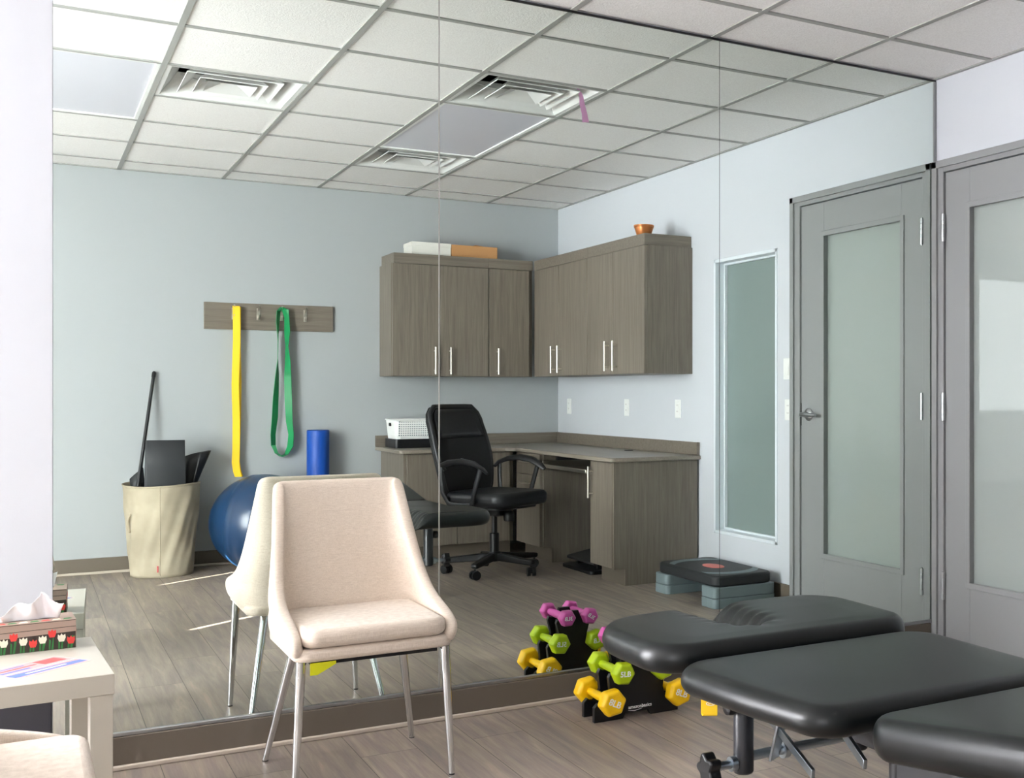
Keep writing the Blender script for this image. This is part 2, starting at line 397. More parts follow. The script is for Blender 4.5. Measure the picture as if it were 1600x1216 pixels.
# ceiling: tiles with openings for vents and lights, grid of T-bars
VENTS = [(1, 2), (3, 1), (3, 4)]; LIGHTS = [(0, 2), (3, 2)]
skip = set(VENTS)
for bx, r in LIGHTS: skip |= {(bx, r), (bx, r+1)}
xs = [XL-0.02]+[GX+CELL*i for i in range(-5, 7) if XL < GX+CELL*i < XR]+[XR+0.02]
ys = [GY-CELL*i for i in range(-1, 8)]
ys = [YF+0.02]+[y for y in ys if YB < y < YF]+[YB-0.02]
b = MB()
for i in range(len(xs)-1):
    for j in range(len(ys)-1):
        if (i-5, j-1) in skip: continue
        b.box(xs[i], xs[i+1], ys[j+1], ys[j], ZC, ZC+0.016)
b.box(XL-0.02, XE, YF+0.02, YE+0.02, ZC, ZC+0.016)
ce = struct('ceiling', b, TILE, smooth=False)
b = MB(); h = 0.012
for x in xs[1:-1]: b.box(x-h, x+h, YB, YF, ZC-0.006, ZC)
for y in ys[1:-1]:
    for i in range(len(xs)-1):
        if any(i-5 == bx and abs(y-(GY-CELL*(r+1))) < 0.01 for bx, r in LIGHTS): continue
        b.box(max(xs[i]+h, XL), min(xs[i+1]-h, XR), y-h, y+h, ZC-0.0055, ZC)
b.box(XL, XL+0.02, YB, YF, ZC-0.006, ZC); b.box(XR-0.02, XR, YB, YF, ZC-0.006, ZC); b.box(XL, XR, YB, YB+0.02, ZC-0.006, ZC)
struct('ceiling_grid', b, TBAR, ce, smooth=False)
struct('trim_6', MB().box(XL, XR, YB, YE, ZC+0.19, ZC+0.2), DUCT)       # slab over the ceiling void

def cell(bx, r, n=1):
    x0 = GX+CELL*bx+h; x1 = GX+CELL*(bx+1)-h; y1 = GY-CELL*r-h; y0 = GY-CELL*(r+n)+h
    return x0, x1, y0, y1
vl = ['square louvred ceiling vent nearest the light panel at the left edge', 'square louvred ceiling vent with a pink streamer hanging from it', 'square louvred ceiling vent nearest the coat hook wall']
for (bx, r), lab in zip(VENTS, vl):
    x0, x1, y0, y1 = cell(bx, r); cx, cy = (x0+x1)/2, (y0+y1)/2; a = (x1-x0)/2
    t = thing('ceiling_vent', lab, 'vent', (cx, cy, ZC), 0, 'ceiling vents')
    b = MB(); b.box(-a, a, -a, -a+0.02, -0.003, 0.006); b.box(-a, a, a-0.02, a, -0.003, 0.006); b.box(-a, -a+0.02, -a+0.02, a-0.02, -0.003, 0.006); b.box(a-0.02, a, -a+0.02, a-0.02, -0.003, 0.006)
    obj('frame', b, VENTM, t, bevel=0.001)
    def ring(h0, z0, h1, z1, th=0.003):
        m = MB()
        A = [m._v((sx*h0, sy*h0, z0)) for sx, sy in ((-1, -1), (1, -1), (1, 1), (-1, 1))]
        B = [m._v((sx*h1, sy*h1, z1)) for sx, sy in ((-1, -1), (1, -1), (1, 1), (-1, 1))]
        for k in range(4): m._f([A[k], A[(k+1) % 4], B[(k+1) % 4], B[k]])
        return m
    m = ring(a-0.02, 0.0, a-0.09, 0.10); obj('throat', m, VENTM, t, solid=0.003, smooth=False)
    obj('plenum', MB().prism(arc(0, 0, a-0.10, 0, 2*PI-0.001, 24)[:-1], 'z', 0.135, 0.14), DUCT, t)
    obj('louver', ring(0.205, 0.004, 0.145, 0.062), VENTM, t, solid=0.004, smooth=False)
    obj('louver', ring(0.145, 0.0, 0.09, 0.052), VENTM, t, solid=0.004, smooth=False)
    m = ring(0.105, -0.004, 0.03, 0.03); m.box(-0.03, 0.03, -0.03, 0.03, 0.028, 0.032)
    obj('center_cone', m, VENTM, t, smooth=False)
    b = MB()
    for sx, sy in ((1, 1), (-1, 1), (1, -1), (-1, -1)): b.tube([(sx*0.03, sy*0.03, 0.03), (sx*0.12, sy*0.12, 0.05), (sx*0.19, sy*0.19, 0.085)], 0.004, 6)
    obj('bracket', b, VENTM, t)
for (bx, r), lab in zip(LIGHTS, ['long flat ceiling light panel at the left edge, switched off', 'long flat ceiling light panel between two vents, switched off']):
    x0, x1, y0, y1 = cell(bx, r, 2); cx, cy = (x0+x1)/2, (y0+y1)/2; a, c = (x1-x0)/2, (y1-y0)/2
    t = thing('ceiling_light', lab, 'ceiling light', (cx, cy, ZC), 0, 'flat ceiling light panels')
    b = MB(); q = 0.018
    b.box(-a, a, -c, -c+q, -0.004, 0.03); b.box(-a, a, c-q, c, -0.004, 0.03); b.box(-a, -a+q, -c+q, c-q, -0.004, 0.03); b.box(a-q, a, -c+q, c-q, -0.004, 0.03)
    obj('frame', b, PLAST_W, t, bevel=0.002)
    obj('diffuser', MB().box(-a+q, a-q, -c+q, c-q, 0.002, 0.008), DIFF, t)
b = MB(); px, py = 2.283, 2.81
b.ribbon([(px-0.03, py+0.02, ZC+0.03), (px-0.012, py+0.01, ZC+0.012), (px, py, ZC-0.004), (px+0.006, py-0.003, ZC-0.04), (px+0.016, py+0.002, ZC-0.085), (px+0.024, py-0.002, ZC-0.125)],
         [(1, 0, 0), (1, 0, 0.2), (1, 0.1, 0.1), (1, 0.15, 0.1), (1, -0.1, 0.1), (1, 0.1, 0.1)], [0.012, 0.016, 0.02, 0.026, 0.03, 0.034], 0.001, closed=False)
tag(obj('streamer', b, RIBB, origin=(px, py, ZC)), 'pink ribbon streamer hanging from a corner of a ceiling vent', 'ribbon')

# baseboards
def base(name, x0, x1, y0, y1, shoe):
    s_ = struct(name, MB().box(x0, x1, y0, y1, 0, 0.1), BASEB, bevel=0.003)
    struct('shoe_mould', MB().box(*shoe, 0, 0.016), SHOE, s_, bevel=0.004); return s_
base('baseboard_front', 0.078, XR-0.04, YF-0.010, YF+0.007, (0.078, XR-0.04, YF-0.022, YF-0.010))
base('baseboard_back', XL, 2.165, YB+0.0005, YB+0.012, (XL, 2.165, YB+0.012, YB+0.024))
base('baseboard_right', XR-0.012, XR-0.0005, 1.79, FY0-0.002, (XR-0.024, XR-0.012, 1.79, FY0-0.002))
struct('baseboard_left', MB().box(XE, 0.0745, YF-0.034, YF-0.0225, 0, 0.3), PANELD, bevel=0.003)
struct('trim_2', MB().box(0.078, XR-0.004, YF-0.008, YF+0.006, 0.101, 0.113), ALU, bevel=0.002)   # channel under the mirrors
struct('trim_3', MB().box(0.078, XR-0.004, YF-0.004, YF+0.006, ZC-0.014, ZC-0.0065), PLAST_K)       # dark line over the mirrors
struct('trim_5', MB().box(1.2335, 1.2372, YF-0.0015, YF+0.006, 0.1135, ZC-0.0145), TBAR, smooth=False)     # pale joint between two mirrors
struct('trim_4', MB().box(XR-0.0165, XR-0.001, YF-0.004, YF+0.006, 0.113, ZC-0.014), DOORG)            # corner strip
for (x0, x1, lab) in ((0.0775, 1.2332, 'frameless wall mirror panel behind the beige chair, left of two seams'), (1.2375, 2.3795, 'frameless wall mirror panel between the two vertical seams'), (2.382, XR-0.017, 'frameless wall mirror panel next to the grey door')):
    cx = (x0+x1)/2
    m = MB().box(x0, x1, YF, YF+0.006, 0.1135, ZC-0.0145, 1)
    m.bm.faces.ensure_lookup_table()
    for f in m.bm.faces:
        if f.calc_center_median().y < YF+0.001: f.material_index = 0
    tag(obj('wall_mirror', m, [MIRR, MEDGE], origin=(cx, YF, 0.113), smooth=False), lab, 'mirror', 'wall mirror panels')

# ================================================================== PLATES ON THE DOOR WALL
def plate(y, z, lab, kind):
    t = thing('wall_switch' if kind == 's' else 'wall_socket', lab, 'light switch' if kind == 's' else 'socket', (XR, y, z))
    obj('cover_plate', MB().box(-0.006, -0.0005, -0.036, 0.036, -0.058, 0.058), PLAST_W, t, bevel=0.003)
    if kind == 's': obj('rocker', MB().prism([(-0.0105, -0.033), (-0.0065, 0.033), (-0.005, 0.033), (-0.005, -0.033)], 'y', -0.016, 0.016), PLAST_W, t)
    else:
        for dz in (-0.02, 0.02):
            b = MB(); b.prism(rrect(-0.016, 0.016, dz-0.014, dz+0.014, 0.006, 3), 'x', -0.0085, -0.005)
            for dy in (-0.006, 0.006): b.box(-0.0088, -0.0084, dy-0.001, dy+0.001, dz-0.001, dz+0.007, 1)
            obj('receptacle', b, [PLAST_W, PLAST_K], t)
plate(-0.184, 1.043, 'white socket plate over the desk, nearest the room corner', 'o')
plate(0.793, 1.043, 'white socket plate over the middle of the desk', 'o')
plate(1.518, 1.043, 'white socket plate over the desk end nearest the frosted sidelight', 'o')
plate(2.743, 1.275, 'white light switch beside the grey door, upper of two plates', 's')
plate(2.755, 1.052, 'white socket plate beside the grey door, below the light switch', 'o')

# ================================================================== WALL CABINETS
def bar_handle(parent, pos, length, axis='z', out=(0, 1, 0), name='handle'):
    p = Vector(pos); o = Vector(out)*0.032; a = Vector({'z': (0, 0, 1), 'x': (1, 0, 0), 'y': (0, 1, 0)}[axis])
    b = MB(); b.cyl(p+o-a*length/2, p+o+a*length/2, 0.0062, seg=12)
    for k in (-0.36, 0.36): b.cyl(p+a*length*k, p+o+a*length*k, 0.0045, seg=8)
    return obj(name, b, NICKEL, parent, world=False)
def to_local(parent, p):
    off = Vector(parent.location)
    if parent.parent: off += Vector(parent.parent.location)
    return Vector(p)-off
UZ0, UZ1, UZ2 = 1.262, 2.045, 2.118
# back wall run (fronts face +y) at y -0.08 ; door wall run (fronts face -x) at x 3.20
def upper_back(x0, x1, doors, lab, crown_left):
    t = thing('wall_cabinet', lab, 'cabinet', ((x0+x1)/2, YB, UZ0), 0, 'wood laminate wall cabinets')
    obj('carcass', MB().box(x0, x1, YB+0.001, -0.102, UZ0, UZ1+0.002), WOOD, t, world=True, bevel=0.001)
    obj('crown', MB().box(x0+(0.014 if crown_left else 0), x1, YB+0.001, -0.088, UZ1+0.002, UZ2), WOODX, t, world=True, bevel=0.001)
    for (a, c, hx) in doors:
        d = obj('door', MB().box(a+0.0015, c-0.0015, -0.1015, -0.081, UZ0+0.002, UZ1-0.002), WOOD, t, world=True, bevel=0.0015)
        bar_handle(d, to_local(t, (hx, -0.081, 1.372)), 0.19)
upper_back(2.166, 2.861, [(2.168, 2.504, 2.463), (2.504, 2.860, 2.573)], 'two-door wood wall cabinet on the hook wall, boxes on top', True)
upper_back(2.8615, 3.2, [(2.863, 3.172, 2.924)], 'single-door wood wall cabinet on the hook wall, in the corner', False)
def upper_right(y0, y1, doors, lab, end):
    t = thing('wall_cabinet', lab, 'cabinet', (XR, (y0+y1)/2, UZ0), 0, 'wood laminate wall cabinets')
    obj('carcass', MB().box(3.222, XR-0.001, y0, y1, UZ0, UZ1+0.002), WOOD, t, world=True, bevel=0.001)
    obj('crown', MB().box(3.208, XR-0.001, y0, y1-(0.014 if end else 0), UZ1+0.002, UZ2), WOODX, t, world=True, bevel=0.001)
    for (a, c, hy) in doors:
        d = obj('door', MB().box(3.2, 3.2215, a+0.0015, c-0.0015, UZ0+0.002, UZ1-0.002), WOOD, t, world=True, bevel=0.0015)
        bar_handle(d, to_local(t, (3.2, hy, 1.38)), 0.19, out=(-1, 0, 0))
upper_right(-0.079, 0.8665, [(-0.055, 0.385, 0.327), (0.385, 0.866, 0.442)], 'two-door wood wall cabinet on the door wall, in the corner', False)
upper_right(0.8675, 1.70, [(0.868, 1.262, 1.204), (1.262, 1.70, 1.322)], 'two-door wood wall cabinet on the door wall, copper bowl on top', True)

# ================================================================== BASE CABINETS AND WORKTOP
t = thing('base_cabinet', 'wood base cabinet with two doors under the worktop, behind the office chair', 'cabinet', (2.55, YB, 0), 0, 'wood laminate base cabinets')
obj('carcass', MB().box(2.172, 2.945, YB+0.014, 0.178, 0.10, 0.734), WOOD, t, world=True, bevel=0.001)
obj('toe_kick', MB().box(2.20, 2.945, YB+0.014, 0.12, 0.0, 0.0995), BASEB, t, world=True)
for a, c, hx in ((2.19, 2.537, 2.50), (2.537, 2.915, 2.575)):
    d = obj('door', MB().box(a+0.0015, c-0.0015, 0.1785, 0.199, 0.105, 0.728), WOOD, t, world=True, bevel=0.0015)
    bar_handle(d, to_local(t, (hx, 0.199, 0.61)), 0.19)
t = thing('drawer_unit', 'wood drawer unit with three drawers under the worktop corner', 'drawer unit', (3.25, 0.44, 0), 0, 'wood laminate base cabinets')
obj('carcass', MB().box(2.972, XR-0.014, 0.20, 0.66, 0.10, 0.734), WOOD, t, world=True, bevel=0.001)
obj('side_panel', MB().prism([(2.972, 0.735), (XR-0.014, 0.735), (XR-0.014, 0), (3.03, 0), (3.03, 0.1), (2.972, 0.1)], 'y', 0.6605, 0.678), WOOD, t, world=True)
obj('toe_kick', MB().box(3.03, 3.05, 0.2, 0.66, 0.0, 0.0995), BASEB, t, world=True)
for z0, z1 in ((0.585, 0.728), (0.435, 0.582), (0.105, 0.432)):
    d = obj('drawer', MB().box(2.951, 2.9715, 0.232, 0.655, z0, z1), WOOD, t, world=True, bevel=0.0015)
    bar_handle(d, to_local(t, (2.951, 0.445, z1-0.055)), 0.17, 'y', (-1, 0, 0))
t = thing('base_cabinet', 'narrow wood base cabinet with broad end panel, beside the exercise step', 'cabinet', (3.25, 1.6, 0), 0, 'wood laminate base cabinets')
obj('carcass', MB().box(2.972, XR-0.014, 1.46, 1.764, 0.10, 0.734), WOOD, t, world=True, bevel=0.001)
obj('toe_kick', MB().box(3.03, 3.05, 1.46, 1.764, 0, 0.0995), BASEB, t, world=True)
obj('end_panel', MB().prism([(2.955, 0.734), (XR-0.014, 0.734), (XR-0.014, 0), (3.03, 0), (3.03, 0.1), (2.955, 0.1)], 'y', 1.7645, 1.783), WOOD, t, world=True)
d = obj('door', MB().box(2.951, 2.9715, 1.463, 1.762, 0.105, 0.728), WOOD, t, world=True, bevel=0.0015)
bar_handle(d, to_local(t, (2.951, 1.50, 0.60)), 0.19, out=(-1, 0, 0))
t = thing('worktop', 'L-shaped wood laminate worktop with upstand, basket and tray on it', 'worktop', (3.0, 0.3, 0.735))
poly = [(2.134, YB+0.001), (XR-0.001, YB+0.001), (XR-0.001, 1.805)]+arc(2.955, 1.775, 0.03, PI/2, PI, 4)+[(2.925, 0.28)]+[(2.87, 0.225)]+arc(2.164, 0.195, 0.03, PI/2, PI, 4)
obj('top_slab', MB().prism(poly, 'z', 0.735, 0.76), TOPM, t, world=True, bevel=0.005, seg=3)
obj('upstand', MB().box(2.134, XR-0.022, YB+0.001, YB+0.021, 0.7605, 0.84), WOODX, t, world=True, bevel=0.001)
obj('upstand', MB().box(XR-0.0215, XR-0.001, YB+0.001, 1.79, 0.7605, 0.84), WOODX, t, world=True, bevel=0.001)
obj('cable_grommet', MB().lathe([(0.03, 0), (0.03, 0.003), (0.026, 0.004)], (3.42, 1.05, 0.7605), 20), PLAST_K, t, world=True)
t = thing('keyboard_tray', 'pull-out keyboard tray with pale rails under the worktop', 'keyboard tray', (3.15, 1.05, 0.6))
obj('tray_board', MB().box(3.02, 3.40, 0.70, 1.43, 0.634, 0.652), WOODX, t, world=True, bevel=0.001)
obj('front_rail', MB().box(2.93, 2.95, 0.70, 1.44, 0.648, 0.672), NICKEL, t, world=True, bevel=0.004)
for y in (0.70, 1.42):
    obj('slide', MB().box(2.95, 3.4, y, y+0.016, 0.653, 0.69), NICKEL, t, world=True, bevel=0.002)
    obj('hanger', MB().box(3.05, 3.35, y-0.004, y+0.02, 0.691, 0.734), PLAST_K, t, world=True, bevel=0.001)
t = thing('footrest', 'black plastic footrest on the floor in the desk knee space', 'footrest', (3.22, 1.1, 0))
obj('base', MB().prism(rrect(3.02, 3.36, 0.86, 1.32, 0.03), 'z', 0.0, 0.022), PLAST_K, t, world=True, bevel=0.004)
obj('platform', MB().prism([(3.05, 0.055), (3.33, 0.105), (3.33, 0.125), (3.05, 0.075)], 'y', 0.88, 1.30), RUBB, t, world=True, bevel=0.005)
for y in (0.92, 1.22): obj('support', MB().prism([(3.10, 0.022), (3.26, 0.022), (3.26, 0.095), (3.10, 0.066)], 'y', y, y+0.03), PLAST_K, t, world=True, bevel=0.002)

# things on the worktop and on top of the cabinets
t = thing('paper_tray', 'shallow black tray under the white basket on the worktop', 'tray', (2.36, -0.2, 0.7605))
b = MB(); b.prism(rrect(-0.175, 0.175, -0.14, 0.13, 0.02), 'z', 0, 0.006); obj('tray_floor', b, PLAST_K, t)
b = MB(); P = rrect(-0.175, 0.175, -0.14, 0.13, 0.02); Q = rrect(-0.168, 0.168, -0.133, 0.123, 0.016)
for i in range(len(P)):
    j = (i+1) % len(P)
    a0, a1, c0, c1 = P[i], P[j], Q[j], Q[i]
    b.prism([a0, a1, c0, c1], 'z', 0.006, 0.062)
obj('tray_wall', b, PLAST_K, t)
t = thing('storage_basket', 'white woven-look plastic basket standing on a black tray', 'basket', (2.355, -0.2, 0.823))
b = MB()
def bas(u, v):
    P = rrect(-1, 1, -1, 1, 0.22, 4); k = u*len(P); i = int(k) % len(P); q = P[i]
    return (q[0]*(0.158+0.012*v), q[1]*(0.118+0.01*v)-0.005, 0.006+v*0.128)
b.grid(bas, 24, 6, wrap=True)
obj('shell', b, PLAST_W, t, solid=0.003)
b = MB()
for r in range(7):
    z = 0.022+r*0.0155
    for k in range(19): b.box(-0.142+k*0.0152, -0.142+k*0.0152+0.009, 0.106+z*0.075+0.0002, 0.112+z*0.075+0.0012, z, z+0.0085)
obj('weave', b, STEPG, t)
obj('rim', MB().tube([(q[0]*0.172, q[1]*0.13-0.005, 0.134) for q in rrect(-1, 1, -1, 1, 0.22, 4)], 0.0045, 8, closed=True), PLAST_W, t)
obj('bottom', MB().prism([(q[0]*0.157, q[1]*0.117-0.005) for q in rrect(-1, 1, -1, 1, 0.22, 4)], 'z', 0, 0.007), PLAST_W, t)
obj('handle_hole', MB().prism(rrect(-0.02, 0.02, 0.088, 0.112, 0.011), 'x', -0.1745, -0.166), PLAST_K, t)
def carton(name, lab, x0, x1, y0, y1, z0, z1, m, m2, open_flap=False, bit='tape'):
    t = thing(name, lab, 'box', ((x0+x1)/2, (y0+y1)/2, z0)); a, c, hh = (x1-x0)/2, (y1-y0)/2, z1-z0
    obj('body', MB().box(-a, a, -c, c, 0, hh), m, t, bevel=0.003)
    if open_flap: obj('flap', MB(Matrix.Translation((0.03, 0.02, hh+0.002)) @ Matrix.Rotation(0.12, 4, 'Y')).box(-0.02, a-0.03, -c+0.02, c-0.04, 0.003, 0.006), m2, t)
    else: obj('lid', MB().box(-a-0.002, a+0.002, -c-0.002, c+0.002, hh*0.72, hh+0.002), m2, t, bevel=0.003)
carton('carton', 'white cardboard box on top of the wall cabinet', 2.325, 2.607, -0.36, -0.16, UZ2, UZ2+0.093, CARDW, CARDW)
carton('carton', 'brown cardboard box on top of the wall cabinet, right of the white box', 2.613, 2.955, -0.36, -0.16, UZ2, UZ2+0.092, CARD, CARD, True)
b = MB(); b.lathe([(0.0, 0.002), (0.038, 0.0), (0.044, 0.010), (0.060, 0.060), (0.062, 0.074), (0.058, 0.074), (0.055, 0.060), (0.040, 0.014), (0.0, 0.010)], (0, 0, 0), 28)
t = thing('bowl', 'small copper bowl on top of the wall cabinet end', 'bowl', (3.30, 1.50, UZ2)); obj('body', b, COPPER, t)
obj('rim_band', MB().lathe([(0.0605, 0.062), (0.0635, 0.064), (0.0635, 0.075), (0.0605, 0.0765), (0.058, 0.0765)], (0, 0, 0), 28), COPPER, t)

# ================================================================== OFFICE CHAIR
t = thing('office_chair', 'black office chair with loop armrests facing away from the base cabinets', 'office chair', (2.55, 0.885, 0), math.radians(151))
def rounded_pad(w, d, hh, r=0.05): return rrect(-w, w, -d, d, r, 6)
b = MB(); b.prism(rrect(-0.25, 0.25, -0.27, 0.22, 0.09, 6), 'z', 0.435, 0.525); obj('seat', b, BLEA, t, bevel=0.035, seg=5)
obj('seat_pan', MB().prism(rrect(-0.20, 0.20, -0.20, 0.17, 0.05), 'z', 0.415, 0.436), PLAST_K, t, bevel=0.005)
def bk(u, v):
    # wrap-around slab: outline scaled by width profile, leaning back
    z = 0.47+v*0.585; wd = 0.20+0.045*math.sin(min(1, v*1.25)*PI*0.75)
    if v > 0.85: wd *= math.sqrt(max(0.0, 1-((v-0.85)/0.15)**2*0.45))
    if v < 0.1: wd *= 0.86+1.4*v
    x = -wd+2*wd*u; y = 0.195+(z-0.47)*0.22-0.05*(1-(2*u-1)**2)*0+0.035*(1-(2*u-1)**2)-0.02*math.sin(v*PI*1.3)
    return (x, y, z)
b = MB(); b.grid(bk, 13, 15); obj('backrest', b, BMESH, t, solid=-0.05, bevel=0.015, seg=3)
b = MB()
def bk2(u, v):
    p = bk(0.06+u*0.88, 0.66+v*0.31); return (p[0], p[1]-0.006, p[2])
b.grid(bk2, 11, 7); obj('headrest_panel', b, BLEA, t, solid=0.006)
edge = [bk(0, v/14) for v in range(15)]+[bk(u/8, 1) for u in range(1, 9)]+[bk(1, 1-v/14) for v in range(1, 15)]
obj('back_frame', MB().tube([(p[0], p[1]+0.015, p[2]) for p in edge], 0.016, 10), PLAST_K, t)
for sx in (-1, 1):
    x = sx*0.275
    pts = [(sx*0.235, 0.20, 0.66), (x, 0.20, 0.685), (x, 0.12, 0.712), (x, 0.02, 0.722), (x, -0.08, 0.708), (x, -0.15, 0.675), (x, -0.185, 0.65)]
    obj('armrest', MB().tube(pts, [0.013, 0.017, 0.019, 0.02, 0.02, 0.017, 0.010], 10, squash=(0.75, 1.25)), PLAST_K, t)
    pts = [(x, -0.13, 0.685), (x, -0.10, 0.60), (x, -0.075, 0.52), (x-sx*0.01, -0.06, 0.47), (x-sx*0.03, -0.02, 0.447), (x-sx*0.03, 0.08, 0.445), (x-sx*0.02, 0.15, 0.455), (x-sx*0.005, 0.185, 0.52), (x, 0.195, 0.62), (x, 0.195, 0.688)]
    obj('arm_loop', MB().tube(pts, 0.014, 10, squash=(0.8, 1.2)), PLAST_K, t)
obj('tilt_housing', MB().box(-0.07, 0.07, -0.09, 0.12, 0.365, 0.416), PLAST_K, t, bevel=0.012)
obj('tension_knob', MB().lathe([(0.03, 0), (0.034, 0.01), (0.034, 0.05), (0.026, 0.062)], (0, -0.12, 0.335), 16), PLAST_K, t)
obj('lever', MB().tube([(0.06, 0.0, 0.39), (0.2, -0.02, 0.385), (0.27, -0.02, 0.38)], [0.005, 0.005, 0.009], 8), PLAST_K, t)
b = MB(); b.lathe([(0.03, 0.09), (0.03, 0.25), (0.022, 0.255), (0.0175, 0.256), (0.0175, 0.366)], (0, 0, 0), 20); obj('gas_column', b, PLAST_K, t)
ang0 = math.radians(-18)
bs = obj('star_base', MB().lathe([(0.038, 0.075), (0.045, 0.085), (0.045, 0.125), (0.036, 0.135)], (0, 0, 0), 20), PLAST_K, t)
for k in range(5):
    a = ang0+k*2*PI/5; c, s_ = math.cos(a), math.sin(a)
    obj('spoke', MB(Matrix.Rotation(a, 4, 'Z')).prism([(0.035, 0.078), (0.30, 0.068), (0.315, 0.075), (0.315, 0.098), (0.29, 0.102), (0.035, 0.128)], 'y', -0.02, 0.02), PLAST_K, t, bevel=0.006)
    cs = obj('caster', MB(Matrix.Translation((0.298*c, 0.298*s_, 0)) @ Matrix.Rotation(a+0.7, 4, 'Z')).cyl((0, -0.026, 0.028), (0, -0.007, 0.028), 0.028, seg=18).cyl((0, 0.007, 0.028), (0, 0.026, 0.028), 0.028, seg=18).box(-0.02, 0.016, -0.007, 0.007, 0.02, 0.055).cyl((0, 0, 0.05), (0, 0, 0.07), 0.006, seg=8), PLAST_K, t)

# ================================================================== BACK WALL: HOOK RAIL, BANDS, ROLLER, BALL, HAMPER
RX0, RX1, RZ0, RZ1 = 1.018, 1.841, 1.568, 1.746
t = thing('hook_rail', 'wood board with four metal coat hooks on the blue-grey wall', 'hook rail', (1.43, YB, 1.657))
obj('board', MB().box(RX0, RX1, YB+0.0005, YB+0.02, RZ0, RZ1), WOODX, t, world=True, bevel=0.0015)
HK = (1.197, 1.353, 1.499, 1.655)
for x in HK:
    b = MB(); y0 = YB+0.02
    b.box(x-0.011, x+0.011, y0, y0+0.004, 1.635, 1.715)
    b.tube([(x, y0+0.002, 1.70), (x, y0+0.02, 1.712), (x, y0+0.038, 1.722), (x, y0+0.046, 1.728)], [0.006, 0.006, 0.005, 0.006], 10)
    b.tube([(x, y0+0.002, 1.665), (x, y0+0.012, 1.648), (x, y0+0.026, 1.644), (x, y0+0.036, 1.655), (x, y0+0.038, 1.668)], [0.006, 0.006, 0.006, 0.005, 0.006], 10)
    obj('hook', b, NICKEL, t, world=True)
# yellow band: closed loop hung on the first hook, one flat strand in front of the other
x = HK[0]; y0 = YB+0.045
pts = []; wid = []
zs = [1.712, 1.69, 1.5, 1.2, 0.95, 0.78, 0.68, 0.62, 0.585]
fr = [(x+0.012+0.004*math.sin(z*9)-0.004*(1.7-z)+(0.022 if z < 0.65 else 0)*(0.65-z)/0.065, y0+0.016, z) for z in zs]
bk_ = [(x+0.026+0.004*math.sin(z*7)-0.006*(1.7-z)+(0.02 if z < 0.65 else 0)*(0.65-z)/0.065, y0-0.002, z+0.004) for z in zs]
pts = [(x+0.012, y0+0.006, 1.722)]+fr+bk_[::-1]
wid = [(1, 0, 0)]*len(pts)
wid = [(1, 0, 0)]+[(1, 0.12, 0)]*9+[(1, -0.35, 0)]*9
tag(obj('resistance_band', MB().ribbon(pts, wid, 0.045, 0.004), YBAND, origin=(x, y0, 1.72), bevel=0.0008, seg=1), 'long yellow loop band hanging from the leftmost coat hook', 'exercise band')
x = HK[2]; y0 = YB+0.05
L_ = [(-0.004, 1.726, 0), (-0.022, 1.70, 0.9), (-0.028, 1.62, 1.0), (-0.026, 1.5, 1.35), (-0.028, 1.38, 1.4), (-0.032, 1.26, 0.95), (-0.040, 1.12, 0.65), (-0.046, 0.98, 0.55), (-0.058, 0.86, 0.75), (-0.056, 0.79, 0.8), (-0.035, 0.735, 0.6), (-0.006, 0.712, 0.25)]
R_ = [(0.026, 0.725, 0.6), (0.052, 0.78, 0.9), (0.058, 0.86, 1.0), (0.046, 0.95, 0.75), (0.040, 1.10, 0.5), (0.036, 1.25, 0.6), (0.036, 1.36, 1.0), (0.030, 1.46, 1.4), (0.032, 1.56, 0.9), (0.030, 1.66, 1.1), (0.02, 1.71, 0.7)]
pts = []; wid = []
for dx, z, a in L_: pts.append((x+dx, y0, z)); wid.append((math.cos(a), -math.sin(a), 0))
for dx, z, a in R_: pts.append((x+dx, y0+0.004, z)); wid.append((math.cos(a), math.sin(a), 0))
for i in range(len(wid)):                       # width direction turns smoothly through the ends of the loop
    if pts[i][2] < 0.75 or pts[i][2] > 1.715: wid[i] = (0.25, 1, 0)
tag(obj('resistance_band', MB().ribbon(pts, wid, 0.05, 0.004), GBAND, origin=(x, y0, 1.72), bevel=0.0008, seg=1), 'green loop band hanging open from the third coat hook', 'exercise band')
t = thing('foam_roller', 'upright blue foam roller leaning on the wall behind the blue ball', 'foam roller', (1.722, -0.30, 0))
obj('body', MB().lathe([(0.0, 0.0), (0.068, 0.0), (0.073, 0.004), (0.073, 0.886), (0.068, 0.89), (0.0, 0.89)], (0, 0, 0), 40), ROLLM, t)
t = thing('exercise_ball', 'large dark blue exercise ball with a raised ring, on the floor by the wall', 'exercise ball', (1.335, -0.075, 0))
b = MB(); R0 = 0.323
def ballp(u, v):
    th_ = -PI/2+v*PI; a = u*2*PI
    # rings run round a tilted axis
    r = R0*(1+0.012*max(0, math.cos((th_-0.30)/0.05)) * (1 if abs(th_-0.30) < 0.078 else 0) - (0.004 if abs(th_+0.2) < 0.02 else 0))
    return Vector((r*math.cos(th_)*math.cos(a), r*math.cos(th_)*math.sin(a), r*math.sin(th_)))
Rm = Vector((-0.85, -0.6, 0.1)).to_track_quat('Z', 'Y').to_matrix()
def ballq(u, v):
    p = Rm @ ballp(u, v); z = p.z*0.965
    if z < -0.302: z = -0.302-(z+0.302)*0.05
    return (p.x*1.012, p.y*1.012, z+0.3025)
b.grid(ballq, 72, 160, wrap=True); obj('skin', b, BALLM, t, angle=60)
pv = Vector((0.1, 0.24, 0.22)); pv = pv/pv.length
obj('plug', MB(Matrix.Translation(Vector((pv.x*0.326, pv.y*0.326, 0.3025+pv.z*0.314))) @ pv.to_track_quat('Z', 'Y').to_matrix().to_4x4()).lathe([(0.009, -0.003), (0.009, 0.001), (0.006, 0.002)], (0, 0, 0), 12), PLAST_K, t)

